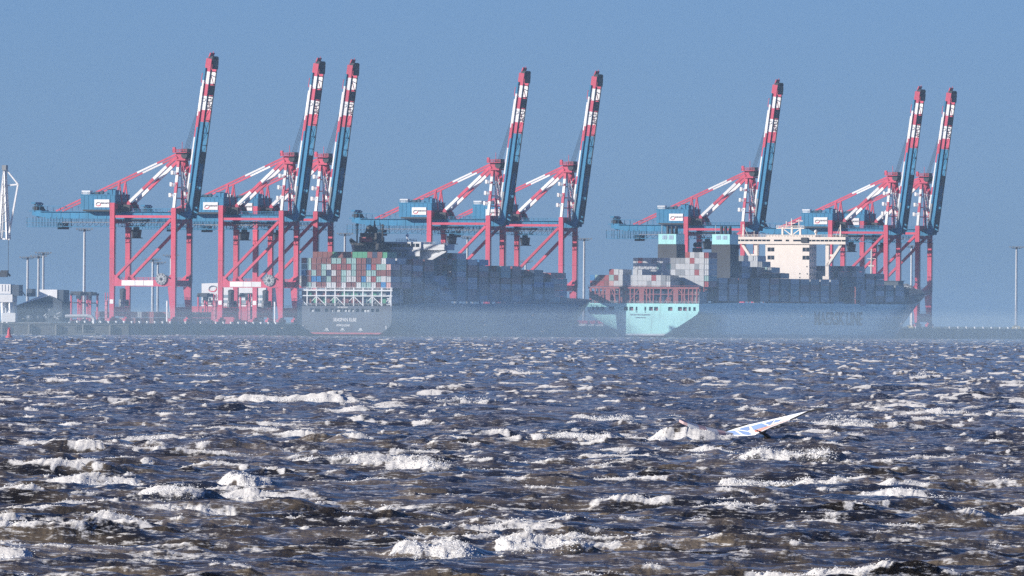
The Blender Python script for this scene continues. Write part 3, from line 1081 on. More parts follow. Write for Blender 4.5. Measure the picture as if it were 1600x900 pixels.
def transom(mb, half_t, z0, z1, zo0, zo1, ports, mfun, depth=2.5):
    """flat stern with the mooring openings cut through it"""
    zs = [z0 + (zo0 - z0) * (i / 12.0) ** 1.5 for i in range(13)]
    for a, b in zip(zs[:-1], zs[1:]):
        mb.add([(-half_t(a), 0, a), (half_t(a), 0, a), (half_t(b), 0, b), (-half_t(b), 0, b)], [(0, 1, 2, 3)], mfun(0, (a + b) / 2, 0))
    w = half_t(zo1)
    mb.add([(-w, 0, zo1), (w, 0, zo1), (w, 0, z1), (-w, 0, z1)], [(0, 1, 2, 3)], mfun(0, z1, 0))
    x = -w
    for a, b in ports + [(w, w)]:
        if a > x:
            mb.add([(x, 0, zo0), (a, 0, zo0), (a, 0, zo1), (x, 0, zo1)], [(0, 1, 2, 3)], mfun(0, zo1, 0))
        if b > a:
            v = [(a, 0, zo0), (b, 0, zo0), (b, 0, zo1), (a, 0, zo1), (a, depth, zo0), (b, depth, zo0), (b, depth, zo1), (a, depth, zo1)]
            mb.add(v, [(4, 5, 6, 7), (0, 1, 5, 4), (3, 7, 6, 2), (0, 4, 7, 3), (1, 2, 6, 5)], DARK)
        x = b


def bay(ship, nbay, n0, ncol, pitch, t, base, tiers, cols=None, pal='BBBRTWUNGS', rs=random):
    """one row of stacks across the ship; tiers: a number or one per column; cols: strings from the top tier down"""
    if isinstance(tiers, (int, float)):
        tiers = [tiers] * ncol
    for c in range(ncol):
        for k in range(int(tiers[c])):
            col = rs.choice(pal)
            if cols:
                r = len(cols) - 1 - k
                if 0 <= r < len(cols):
                    q = cols[r][c] if c < len(cols[r]) else '.'
                    if q == '.':
                        continue
                    col = q
            BOXES.append(dict(ship=ship, bay=nbay, col=c, tier=k, n=n0 + (c + 0.5) * pitch, t=t, z=base + k * 2.87, c=col))


# ---- the dark-hulled ship
T1, N1, L1, B1_ = 126.8, 30.1, 292.0, 48.2
ship1 = empty('container_ship', P(N1, T1, 0), label='dark grey container ship with stacked containers and white lashing frame at its stern', cat='ship')


def half1(z):
    if z >= 8.5:
        return 24.1
    f = max(0, (8.5 - z) / 7.4)
    return 24.1 - 6.2 * f ** 2.6


def deck1(y):
    return 14.3 + 1.6 * min(1, y / 40) + 3.2 * max(0, (y - (L1 - 42)) / 42) ** 0.8


def mf1(y, z, f):
    return BOOT if z < 1.75 else HULLG


mb = MB()
loft(mb, L1, B1_, half1, 1.0, deck1, 14, 42, 85, 2.4, 1.7, mf1)
ports1 = []
for a, b in ((165, 230), (250, 345), (425, 490), (525, 590), (612, 735), (755, 870), (890, 945), (978, 1040), (1080, 1220), (1252, 1305), (1340, 1395)):
    f = lambda q: (470 + q / 11.43 - 538) / 3.07
    ports1.append((f(a), f(b)))
transom(mb, half1, 1.0, 14.3, 11.4, 13.0, ports1, mf1)
hull1 = mb.build('hull', ship1)
text('SEASPAN ELBE', 11.7, 1.75, (0.3, -0.02, 6.9), FACE_AFT, WHITE, ship1, 'ship_name')
text('HONG KONG', 6.8, 1.05, (-0.6, -0.02, 4.6), FACE_AFT, WHITE, ship1, 'home_port')
text('NO SMOKING', 5.2, 0.75, (-0.9, -0.02, 13.25), FACE_AFT, WHITE, ship1, 'notice')
for a, b in ((-16.2, 1.7), (-15.3, 0.8), (-6.6, 1.2), (-3.2, 1.6), (0.2, 1.5), (2.2, 1.0), (4.2, 1.2), (10.4, 0.9), (12.4, 2.4)):
    p = MB()
    p.box(a - b / 2, a + b / 2, 0.5, 1.6, 11.4, 12.15, LGREY)
    p.tube((a - b / 2, 1.0, 12.1), (a + b / 2, 1.0, 12.1), 0.4, LGREY, 8)
    p.build('mooring_winch', ship1)
for x in (-8.9, -0.8, 8.3):
    p = MB()
    p.tube((x, -0.02, 3.1), (x, -0.25, 3.1), 0.8, LGREY, 10)
    p.beam((x - 1.2, -0.1, 2.7), (x + 1.2, -0.1, 2.7), 0.3, 0.4, LGREY)
    p.build('stern_marking', ship1)
for x in (-21.0, 21.3):
    p = MB(); p.box(x - 0.4, x + 0.4, -0.2, 0.0, 3.4, 5.0, LGREY); p.build('stern_light', ship1)

# white lashing frame over the stern
mb = MB()
Z0, Z1 = 14.3, 22.5
for x in np.linspace(-24, 23.4, 11):
    mb.box(x - 0.28, x + 0.28, 0.4, 1.0, Z0, Z1 + 0.6, SHIPW)
    mb.box(x - 0.2, x + 0.2, 12.4, 12.9, Z0, Z1, SHIPW)
mb.box(-24.3, 24.2, 0.2, 1.6, Z1 - 1.2, Z1 - 0.5, SHIPW)
mb.box(-24.3, 24.2, 0.2, 1.4, Z1 - 3.7, Z1 - 3.2, SHIPW)
mb.rail((-24.2, 0.3, Z1 - 0.5), (24.1, 0.3, Z1 - 0.5), 1.1, SHIPW, 2.4, 0.12)
xs = np.linspace(-24, 23.4, 11)
for i in range(10):
    a, b = xs[i], xs[i + 1]
    if i % 2 == 0:
        mb.beam((a, 0.7, Z1 - 3.6), (b, 0.7, Z0 + 0.2), 0.35, 0.35, SHIPW)
    else:
        mb.beam((b, 0.7, Z1 - 3.6), ((a + b) / 2, 0.7, Z0 + 2.2), 0.3, 0.3, SHIPW)
mb.box(-23.9, -21.6, 0.5, 2.6, Z0, Z0 + 3.2, SHIPW)
mb.rail((-24.2, 0.15, Z0), (24.1, 0.15, Z0), 1.1, LGREY, 2.4, 0.1)
for k in range(4):
    mb.box(21.0, 23.6, 1.1, 1.4, Z0 + 0.6 + k * 1.4, Z0 + 0.9 + k * 1.4, SHIPW)
mb.build('lashing_frame', ship1)

A1 = ["RTBBBBTTBTTBBNBBW.",
      "TTBBTWBRBRTBBURTTP",
      "UBTBTNWBTWTBBTTBBB",
      "BBUUNTBBTWWBUWRTWW",
      "BTWBBWWBWBBWTTWBUP"]
A1 = [r.ljust(18, '.') for r in A1]
PIT, CN0 = 2.54, N1 - 22.86
S1 = 'dark hulled ship'
bay(S1, 1, CN0, 18, PIT, T1 + 1.6, 22.75, 5, A1)
bay(S1, 1, CN0, 18, PIT, T1 + 2.4, 15.6, 2, None, 'BBTTNBSGW')
bay(S1, 2, CN0, 18, PIT, T1 + 15.8, 22.75, [6] * 15 + [5, 5, 4], ["BBBBGBBBGGGBNBGBB."] + A1)
bay(S1, 3, CN0, 18, PIT, T1 + 30.2, 16.6, [7] * 18, None, 'BSTBNSBWRS')
bay(S1, 4, CN0, 18, PIT, T1 + 44.6, 16.6, [7] * 18, None, 'BSTBNSBWRS')
offs = [(86, 8), (100.4, 7), (114.8, 7), (129.2, 7), (143.6, 6), (158, 6), (172.4, 6), (186.8, 5.5), (201.2, 5.5), (215.6, 5), (230, 5), (244.4, 4)]
rr = random.Random(4)
for i, (o, h) in enumerate(offs):
    nc = 18 if o < 215 else (16 if o < 230 else (14 if o < 240 else 10))
    hh = [int(h)] * nc
    for c in range(nc):
        if rr.random() < 0.3:
            hh[c] = max(2, int(h) - rr.choice((1, 1, 2)))
    nxt = i + 1 < len(offs)
    if i in (3, 8, 6):                                   # stepped outer stacks: the next bay's ends catch the sun
        hh[-1] = hh[-2] = hh[-3] = int(h) - 2
    else:
        hh[-1] = hh[-2] = int(h)
    bay(S1, i + 5, N1 - nc * PIT / 2, nc, PIT, T1 + o, 17.0 + (0.8 if h == 5.5 else 0) * 1.5, hh, None, 'BBSTRNWTSUBW' if i % 3 else 'BSRPTNBW')

# superstructure
mb = MB()
mb.box(-10.4, 10.0, 68, 80, 15.9, 41.2, SHIPW)
mb.box(-15, 16, 66, 82, 15.9, 26.0, SHIPW)
mb.box(16.2, 21.5, 67.5, 81.5, 15.9, 21.5, SHIPW)
mb.box(16.3, 20.5, 68, 81, 22.0, 25.9, SHIPW)
mb.box(-15.2, 19.5, 65.6, 83.5, 26.0, 26.5, SHIPW)
mb.box(-14, 18.5, 67, 83, 26.5, 29.0, SHIPW)
mb.box(-16, 21.5, 65, 84, 21.6, 22.0, SHIPW)
for y in np.arange(67.5, 81.5, 2.2):
    mb.box(20.5, 20.56, y, y + 1.2, 23.2, 24.8, GLASS)
for z in np.arange(29.6, 41, 2.9):
    for x in np.arange(-9, 9, 3):
        mb.box(x, x + 1.2, 67.94, 68, z, z + 1.2, GLASS)
    mb.rail((-10.4, 67.9, z - 0.9), (10, 67.9, z - 0.9), 1.0, SHIPW, 2.4, 0.1)
mb.build('deck_house', ship1)
mb = MB()
mb.box(-23.8, 23.6, 67.5, 80.5, 41.2, 42.6, SHIPW)
mb.box(-23.9, 23.7, 67.4, 80.6, 42.6, 43.9, SHIPW)
mb.box(-12, 12, 66.6, 81, 41.3, 45.0, SHIPW)
for x in np.arange(-11.4, 11, 2.3):
    mb.box(x, x + 1.8, 66.5, 66.6, 42.6, 44.2, GLASS)
mb.rail((-23.8, 67.5, 43.9), (23.6, 67.5, 43.9), 1.1, LGREY, 2.4, 0.12)
mb.add([(10.0, 70, 34.2), (23.6, 70, 41.2), (10, 70, 41.2), (10, 71.5, 34.2), (23.6, 71.5, 41.2), (10, 71.5, 41.2)], [(0, 1, 2), (3, 5, 4), (0, 3, 4, 1), (1, 4, 5, 2), (0, 2, 5, 3)], SHIPW)
mb.beam((9.9, 69.6, 33.4), (23.9, 69.6, 41.0), 1.4, 2.2, SHIPW, up=(0, 1, 0))
mb.beam((23.7, 69.6, 41), (23.7, 69.6, 44.6), 2.0, 1.8, SHIPW)
mb.box(6.2, 11.6, 66.2, 67.4, 38.2, 41.2, SHIPW)
mb.beam((-9.9, 69.6, 33.4), (-23.9, 69.6, 41.0), 1.4, 2.2, SHIPW, up=(0, 1, 0))
mb.build('bridge_wing', ship1)
mb = MB()
mb.box(-17.6, -3.2, 55.5, 64.5, 16, 44.4, FUNB)
mb.box(-15.0, -6.0, 55, 64.8, 44.4, 47.2, FUNB)
mb.box(-14.2, -8.2, 54.9, 55.1, 44.8, 47.0, BOOT)
mb.box(-14.6, -6.2, 55.2, 64, 47.2, 49.1, FUNB)
for x, h in ((-16.9, 53.6), (-3.8, 53.4)):
    mb.tube((x, 57, 44.4), (x, 57, h), 0.38, DARK, 8)
    mb.box(x - 0.7, x + 0.7, 56.6, 57.4, h - 1, h - 0.5, DARK)
mb.ball((-11.2, 59, 51.0), 1.9, DARK, 12, 8)
mb.ball((-9.2, 60, 50.6), 1.6, DARK, 12, 8)
mb.tube((-12.9, 58, 49), (-12.0, 58, 51.6), 0.5, DARK, 8)
mb.tube((-8.2, 58, 49), (-8.4, 58, 55.0), 0.3, DARK, 6)
mb.beam((-9.6, 58, 49), (-8.4, 58, 54), 0.25, 0.25, DARK)
mb.beam((-7.0, 58, 49), (-8.4, 58, 54), 0.25, 0.25, DARK)
mb.tube((-5.4, 58, 47), (-5.4, 58, 54.0), 0.14, DARK, 5)
mb.tube((-17.4, 57, 44.4), (-20.2, 57, 46.4), 0.4, DARK, 6)
mb.hexa([(-19.8, 55.5, 44.0), (-17.4, 55.5, 42.6), (-17.4, 58, 42.6), (-19.8, 58, 44)], [(-20.4, 55.5, 46.0), (-17.4, 55.5, 44.4), (-17.4, 58, 44.4), (-20.4, 58, 46)], FUNB)
mb.build('funnel', ship1)
mb = MB()
mb.box(-29.0 + 5.2, -16.5, 66.8, 67.4, 42.6, 43.9, SHIPW)
mb.tube((3.6, 70, 43.9), (3.6, 70, 49), 0.3, SHIPW, 8)
mb.ball((3.6, 70, 48.0), 0.8, SHIPW, 8, 6)
mb.rail((-2, 70, 45), (8.4, 70, 45), 1.4, LGREY, 1.4, 0.14)
mb.beam((3.6, 70, 46.4), (8.6, 70, 45.4), 0.25, 0.25, LGREY)
mb.build('radar_mast', ship1)
p = MB()
p.ball((20.5, 76, 22.6), 1.6, ORNG, 12, 8, 0.9)
p.box(19.3, 21.6, 71.5, 79.5, 21.6, 23.2, ORNG)
p.box(19.0, 22.2, 72, 79, 20.2, 21.6, SHIPW)
p.build('lifeboat', ship1)
p = MB()
p.box(19, 22, 70, 84, 17.4, 18.8, SHIPW)
p.box(20.2, 21.2, 82, 84, 18.8, 21.6, SHIPW)
p.build('lifeboat_cradle', ship1)
# lashing bridges between the bays: posts showing at the deck edge
for i, o in enumerate([13.9, 28.4, 42.8, 57.4] + [a[0] - 1.7 for a in offs]):
    mb = MB()
    hb = 23.6 if o < 213 else (20 if o < 228 else 13)
    for k in (-1, 1):
        mb.beam((k * hb, o, 15.2), (k * hb, o, 22.6), 0.35, 0.35, LGREY)
        mb.beam((k * hb, o + 1.1, 15.2), (k * hb, o + 1.1, 20.2), 0.3, 0.3, LGREY)
        mb.beam((k * hb, o, 20.2), (k * (hb - 3), o, 20.2), 0.3, 0.3, LGREY)
    mb.beam((-hb, o, 19.0), (hb, o, 19.0), 0.5, 0.5, GREY)
    mb.build('lashing_bridge', ship1)
mb = MB()
for y in np.arange(4, L1 - 50, 4.8):
    mb.beam((23.85, y, 15.0), (23.85, y, 17.0 if y % 9 > 4 else 18.4), 0.22, 0.22, LGREY)
mb.build('deck_rail', ship1)
p = MB()
p.tube((0, L1 - 12, 18.4), (0, L1 - 12, 29), 0.4, SHIPW, 8)
p.box(-1, 1, L1 - 12.4, L1 - 11.6, 26, 26.4, SHIPW)
p.build('foremast', ship1)

# ---- the turquoise ship
T2, N2, L2, B2_ = 505.6, 35.5, 369.0, 59.0
ship2 = empty('container_ship', P(N2, T2, 0), label='huge turquoise container ship with twin funnels and cream bridge house', cat='ship')


def half2(z):
    if z >= 12.5:
        return 29.5
    f = (12.5 - z) / 11.3
    return 29.5 - 18.6 * max(0, f) ** 1.12


def deck2(y):
    a = max(0, min(1, (y - (L2 - 62)) / 62))
    return 16.9 + 0.7 * min(1, y / 60) + 9.0 * a ** 1.5


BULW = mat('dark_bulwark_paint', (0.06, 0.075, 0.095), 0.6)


def mf2(y, z, f):
    return TURQ if z > 2.0 else mat('pale_boot_paint', (0.42, 0.5, 0.56), 0.6)


mb = MB()
loft(mb, L2, B2_, half2, 1.1, deck2, 27, 46, 105, 2.6, 1.8, mf2, 20)
f7 = lambda q: (900 + q / 4.736 - 1005.4) / 2.945
ports2 = [(f7(a), f7(b)) for a, b in ((120, 136), (150, 176), (183, 212), (250, 285), (357, 386), (397, 426), (444, 457), (509, 522), (543, 570), (580, 609), (683, 715), (755, 785), (793, 820), (834, 850), (869, 886))]
transom(mb, half2, 1.1, 16.9, 13.3, 15.2, ports2, mf2)
hull2 = mb.build('hull', ship2)
for q in (450, 515):
    p = MB(); p.box(f7(q) - 0.35, f7(q) + 0.35, -0.05, 0.02, 12.4, 12.9, DARK); p.build('fairlead', ship2)
for q in (410, 556, 594, 698, 770, 806):
    p = MB(); p.tube((f7(q) - 0.9, 1.2, 13.9), (f7(q) + 0.9, 1.2, 13.9), 0.6, BROWNF, 8); p.box(f7(q) - 1.2, f7(q) + 1.2, 0.8, 1.8, 13.3, 13.6, BROWNF); p.build('mooring_winch', ship2)
text('MORTEN MAERSK', 10.6, 0.75, (f7(480), -0.02, 10.9), FACE_AFT, LOGOD, ship2, 'ship_name')
text('KØBENHAVN', 5.4, 0.5, (f7(482), -0.02, 9.6), FACE_AFT, LOGOD, ship2, 'home_port')
text('MAERSK LINE', 70, 6.9, (B2_ / 2, 198.0, 6.6), FACE_STBD, mat('hull_lettering', (0.01, 0.025, 0.05), 0.6), ship2, 'hull_lettering', 0.08)
text('WORLD', 14, 1.7, (B2_ / 2, 262.0, 6.6), FACE_STBD, mat('hull_lettering', (0.05, 0.12, 0.2)), ship2, 'hull_notice', 0.08) if False else None
# red-brown lashing frame
mb = MB()
Z0, Z1 = 16.9, 25.0
cols_ = [(105, 16), (140, 8), (170, 6), (200, 6), (235, 34), (285, 6), (320, 6), (345, 6), (372, 8), (400, 6), (430, 6), (483, 36), (520, 6), (545, 6), (570, 8), (625, 6), (680, 6), (735, 36), (780, 8), (800, 6), (830, 6), (860, 6), (890, 10)]
for q, w in cols_:
    w2 = max(w, 8) / 4.736 / 2.945
    mb.box(f7(q) - w2 / 2, f7(q) + w2 / 2, 0.6, 1.1, Z0, Z1, BROWNF)
    mb.box(f7(q) - 0.2, f7(q) + 0.2, 10.5, 11, Z0, Z1, BROWNF)
mb.box(-29.3, 29.3, 0.4, 1.6, Z1 - 0.9, Z1, BROWNF)
mb.box(-29.3, 29.3, 0.5, 1.3, Z0 + 4.4, Z0 + 4.7, BROWNF)
mb.rail((-29.3, 0.4, Z1), (29.3, 0.4, Z1), 0.7, BROWNF, 2.5, 0.12, 1)
for a, b in ((150, 215), (300, 255), (385, 465), (560, 502), (650, 716), (825, 757)):
    mb.beam((f7(a), 0.8, Z0 + 0.3), (f7(b), 0.8, Z1 - 1), 0.35, 0.35, BROWNF)
mb.rail((-29.2, 0.15, Z0), (29.2, 0.15, Z0), 1.1, LGREY, 2.4, 0.1)
mb.build('lashing_frame', ship2)
PIT2, CM0 = 2.5, N2 - 28.75
S2 = 'turquoise ship'
bay(S2, 1, CM0, 23, PIT2, T2 + 2.4, 17.2, 2, None, 'NBNBSNB')
bay(S2, 1, CM0, 23, PIT2, T2 + 1.4, 25.2, [2, 2, 2, 2, 3, 3, 3, 2, 2, 3, 3, 2, 2, 2, 2, 2, 2] + [0] * 6,
    ["....RWWW.WW............", "UTBRTBWWWWWWWRWSS......", "RRRBPWWWWWWWSWWSW......"])
bay(S2, 2, CM0, 23, PIT2, T2 + 15.0, 25.2, [2] * 7 + [5] * 11 + [6] * 5,
    ["..................RWSWR", ".......WRWWSWWWSSSWRWWW", ".......WWWWWTWTSWWWWSWW", "RWW.WWWWWWWWWWWWSSWWRWW", "RBWWWWWWWWSWWWWWWWWWWWT", "WBWWBWWWWWWWWWWWWBWWWWR"])
for i, o in enumerate((29.6, 44.2, 57.6)):
    bay(S2, 3 + i, CM0, 23, PIT2, T2 + o, 18.4, 4, None, 'NTSWSBW')
bay(S2, 6, CM0, 23, PIT2, T2 + 88.0, 18.4, [7] * 19 + [5, 5, 5, 4], ["PWSWWPWWNWPWRWSWWPW....", "WWWSWWWWRSWWWSWWRWS....", "WSWPSRSSWWPSWSWWWWW...."] + ["SWBNSWWNSBWNSBSNBWSNBWS"] * 4)
bay(S2, 7, CM0, 23, PIT2, T2 + 102.4, 18.4, [7] * 14 + [6] * 6 + [4, 4, 4], None, 'WWSWNBWR')
bay(S2, 8, CM0, 23, PIT2, T2 + 116.8, 18.4, [8] * 18 + [7, 6, 6, 5, 5], ["WWSWWNSWSWWSWWSNWW.....", "WSWWWSWWWWSWWWWSWWS....", "SWWSWWSWRWWWWSRWWRWTS.."] + ["SWBNSWWNSBWNSBSNBWSNBSN"] * 5)
for i, o in enumerate((131.2, 145.6, 160, 174.4, 188.8)):
    bay(S2, 9 + i, CM0, 23, PIT2, T2 + o, 18.4, 4, None, 'NTSSWBRWSB')
for i, (o, h) in enumerate(((226, 6), (240.4, 5), (254.8, 5), (269.2, 3), (283.6, 3), (298, 3))):
    nc = 23 if o < 290 else 19
    bay(S2, 14 + i, N2 - nc * PIT2 / 2, nc, PIT2, T2 + o, 18.4 + (1.2 if h == 6 else 0.4), h, None, 'NSSWNSBTWS')

# twin funnels
for k in (-1, 1):
    mb = MB()
    x = k * 14.3
    mb.box(x - 5.0, x + 5.0, 70, 82, 17, 46.4, FUNB)
    mb.hexa([(x - 5, 70, 38), (x + 5, 70, 38), (x + 5, 82, 38), (x - 5, 82, 38)], [(x - 4.6, 70.2, 46.6), (x + 4.6, 70.2, 46.6), (x + 4.6, 81.8, 46.6), (x - 4.6, 81.8, 46.6)], FUNB)
    fn = mb.build('funnel', ship2)
    p = MB(); p.box(x - 4.7, x + 4.7, 70.0, 81.9, 46.6, 51.6, TURQ); p.box(x - 4.4, x + 4.4, 70.3, 81.6, 51.6, 51.75, DARK); p.build('funnel_band', fn)
    p = MB()
    for a in (-2.0, 1.4):
        for j in range(2):
            b = x + a + j * 1.3
            p.box(b - 0.55, b + 0.55, 69.9, 70.0, 49.0, 51.0, mat('pale_louvre', (0.3, 0.42, 0.55)))
    p.build('louvre', fn)
    p = MB()
    for a, b in ((-0.8, 73), (1.0, 74), (0, 76.5), (2.2, 77)):
        p.tube((x + a, b, 51.6), (x + a, b, 55.6), 0.8, FUNB, 10)
    p.tube((x - 3.2, 71, 51.6), (x - 3.2, 71, 56.2), 0.12, LGREY, 5)
    p.build('exhaust_pipe', fn)
mb = MB()
mb.ball((18.8, 27.5, 46.2), 1.5, DARK, 10, 7)
mb.ball((17.0, 27.5, 46.0), 1.3, DARK, 10, 7)
mb.box(15.6, 20.5, 27, 28, 42.4, 44.6, DARK)
mb.build('antenna_dome', ship2)
# bridge house
mb = MB()
mb.box(-13.9, 9.8, 208, 218.5, 17.5, 48.0, CREAM)
hs = mb.build('bridge_house', ship2)
fy = 207.93
for x in (-10.9, 8.0):
    for z in (43.9, 39.8):
        p = MB()
        for a in (-0.95, 0.95):
            p.box(x + a - 0.85, x + a + 0.85, fy, fy + 0.07, z, z + 2.0, GLASS)
        p.build('window', hs)
for x, z in ((8.6, 36.0), (4.8, 30.4), (8.8, 32.3), (4.8, 32.4)):
    p = MB(); p.box(x - 0.3, x + 0.3, fy, fy + 0.06, z, z + 0.6, GLASS); p.build('porthole', hs)
for z in np.arange(22, 47, 3.3):
    p = MB()
    for y in (210, 213, 216):
        p.box(9.8, 9.86, y - 0.6, y + 0.6, z, z + 1.1, GLASS)
    p.build('side_window', hs)
mb = MB()
mb.box(-29.6, 29.6, 207.2, 212, 47.6, 49.0, CREAM)
mb.box(-29.4, 29.4, 207.5, 211.8, 49.0, 49.9, GLASS)
mb.box(-29.6, 29.6, 207.2, 212, 49.9, 51.3, CREAM)
for x in list(np.arange(-29.4, -9, 2.3)) + list(np.arange(9, 29.6, 2.3)):
    mb.box(x - 0.12, x + 0.12, 207.35, 207.6, 49.0, 49.9, CREAM)
for a, b in ((-10.8, -9.0), (-4.6, -2.6), (-0.8, 1.4), (6.6, 9)):
    mb.box(a, b, 207.2, 208, 49.0, 49.9, CREAM)
mb.box(5.8, 9.4, 206.6, 207.2, 48.4, 51.0, DARK)
mb.box(-13.5, 13.5, 207.4, 216, 51.3, 52.2, CREAM)
wg = mb.build('bridge_wing', ship2)
p = MB()
p.rail((-29.5, 207.3, 51.3), (29.5, 207.3, 51.3), 1.1, CREAM, 1.6, 0.12)
p.rail((29.5, 207.3, 51.3), (29.5, 211.8, 51.3), 1.1, CREAM, 1.6, 0.12)
p.build('railing', wg)
for k, x in ((-1, -19.3), (1, 19.3)):
    mb = MB()
    mb.box(x - 0.9, x + 0.9, 208.4, 210.4, 17.5, 47.6, CREAM)
    mb.beam((x - k * 0.2, 209.2, 36.5), (x + k * 7.4, 209.2, 47.4), 1.3, 1.6, CREAM, up=(0, 1, 0))
    mb.beam((x, 209.2, 42.0), (x + k * 4, 209.2, 42.0), 1.0, 1.1, CREAM)
    mb.box(x - 4.2, x + 1.5, 207.6, 211, 26.4, 27.2, CREAM)
    mb.box(x - 2.2, x + 1.2, 207.9, 211, 27.2, 31.5, CREAM)
    mb.build('wing_support', ship2)
mb = MB()
for x in (-5.4, -0.4, 4.2):
    mb.beam((x, 210, 51.3), (x, 210, 56.2), 0.9, 0.9, CREAM)
mb.box(-8.6, 6.4, 209.4, 211, 55.4, 55.9, CREAM)
mb.beam((-4.6, 210, 55), (-0.6, 210, 52.2), 0.4, 0.4, CREAM)
mb.beam((3.6, 210, 55), (-0.2, 210, 52.2), 0.4, 0.4, CREAM)
mb.rail((-8.6, 209.4, 55.9), (6.4, 209.4, 55.9), 1.1, CREAM, 1.2, 0.14)
for x, h in ((-3.4, 59.2), (-0.6, 60.6), (3.4, 60.2)):
    mb.beam((x, 210, 55.9), (x, 210, h), 0.35, 0.35, CREAM)
mb.beam((1.8, 210, 59.4), (5.6, 210, 59.4), 0.35, 0.35, CREAM)
mb.beam((-2.2, 210, 58.2), (1.4, 210, 58.2), 0.3, 0.3, CREAM)
mb.build('radar_mast', ship2)
for x, k in ((-26.3, 1), (26.2, -1)):
    mb = MB()
    mb.beam((x, 209, 51.3), (x, 209, 57.6), 0.8, 0.8, CREAM, w2=0.4, h2=0.4)
    mb.beam((x, 209, 57), (x + k * 2.8, 209, 51.3), 0.16, 0.16, CREAM)
    mb.build('antenna_mast', ship2)
p = MB(); p.tube((13.0, 209, 51.3), (13.0, 209, 53.2), 0.5, CREAM, 8); p.ball((13.0, 209, 54.0), 1.0, CREAM, 12, 8); p.build('radome', ship2)
p = MB(); p.tube((-20.0, 208, 51.3), (-20, 208, 54.2), 0.2, CREAM, 6); p.build('signal_mast', ship2)
p = MB()
p.tube((4, L2 - 54, 17), (4, L2 - 54, 46), 0.75, CREAM, 8, 0.4)
p.box(2.4, 5.6, L2 - 54.6, L2 - 53.4, 37, 37.6, CREAM); p.beam((1.6, L2 - 54, 41), (6.4, L2 - 54, 41), 0.3, 0.3, CREAM)
p.build('foremast', ship2)
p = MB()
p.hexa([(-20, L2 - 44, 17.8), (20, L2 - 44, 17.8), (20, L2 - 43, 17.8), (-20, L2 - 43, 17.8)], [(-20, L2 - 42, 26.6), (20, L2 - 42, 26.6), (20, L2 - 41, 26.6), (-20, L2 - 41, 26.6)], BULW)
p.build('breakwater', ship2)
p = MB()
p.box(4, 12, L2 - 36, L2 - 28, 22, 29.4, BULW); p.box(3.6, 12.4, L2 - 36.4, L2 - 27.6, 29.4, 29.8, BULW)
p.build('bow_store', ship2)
p = MB()
p.box(27.6, 29.2, 192, 206, 17.6, 18.6, LGREY)
p.box(28.6, 29.7, 230, 237, 16.6, 24.6, LGREY)
p.beam((29.0, 222, 20), (29.0, 236, 27), 0.3, 0.5, LGREY)
p.build('gangway', ship2)
for i, o in enumerate([13.4, 27.8, 42.4, 56.6, 86.4, 100.8, 115.2, 129.6, 144, 158.4, 172.8, 187.2, 202, 224, 238.8, 253.2, 267.6, 282]):
    mb = MB()
    z1 = 30 if o > 20 else 26
    for k in (-1, 1):
        mb.beam((k * 28.9, o, 17.2), (k * 28.9, o, z1 - 4), 0.5, 0.5, BROWNF)
        mb.beam((k * 26.4, o, 17.2), (k * 26.4, o, z1 - 4), 0.4, 0.4, BROWNF)
        for z in (21, 23.8, z1 - 4):
            mb.beam((k * 28.9, o, z), (k * 24, o, z), 0.35, 0.35, BROWNF)
    mb.beam((-28, o, 20), (28, o, 20), 0.5, 0.5, BROWNF)
    mb.build('lashing_bridge', ship2)


# ------------------------------------------------------------------ containers
def container_mesh(m, name):
    mb = MB()
    L, W, H = 12.0, 2.36, 2.68
    w = W / 2
    e, d = 0.14, 0.16
    for y, k in ((0, 1), (L, -1)):
        o = [(-w, y, 0.0), (w, y, 0), (w, y, H), (-w, y, H)]
        i = [(-w + e, y, e), (w - e, y, e), (w - e, y, H - e), (-w + e, y, H - e)]
        r = [(a, y + k * d, c) for a, _, c in i]
        vs = o + i + r
        fs = [(a, (a + 1) % 4, 4 + (a + 1) % 4, 4 + a) for a in range(4)] + [(4 + a, 4 + (a + 1) % 4, 8 + (a + 1) % 4, 8 + a) for a in range(4)] + [(8, 9, 10, 11)]
        if k < 0:
            fs = [f[::-1] for f in fs]
        mb.add(vs, fs, m)
    mb.add([(-w, 0, 0), (w, 0, 0), (w, 0, H), (-w, 0, H), (-w, L, 0), (w, L, 0), (w, L, H), (-w, L, H)], [(1, 5, 6, 2), (4, 0, 3, 7), (3, 2, 6, 7), (4, 5, 1, 0)], m)
    mb.beam((0, 0.06, e), (0, 0.06, H - e), 0.07, 0.07, m)
    return mb


CM = {}
for k in CCOL:
    o = container_mesh(CMAT[k], 'container').build('container_source')
    CM[k] = o.data
    bpy.data.objects.remove(o)

# which faces show: a coarse occupancy test along the sight line
occ = {}
for b in BOXES:
    occ.setdefault((b['ship'], b['bay']), []).append(b)


def top_at(ship, bay_, n):
    h = 0
    for q in occ.get((ship, bay_), ()):
        if abs(q['n'] - n) < 1.3:
            h = max(h, q['z'] + 2.8)
    return h


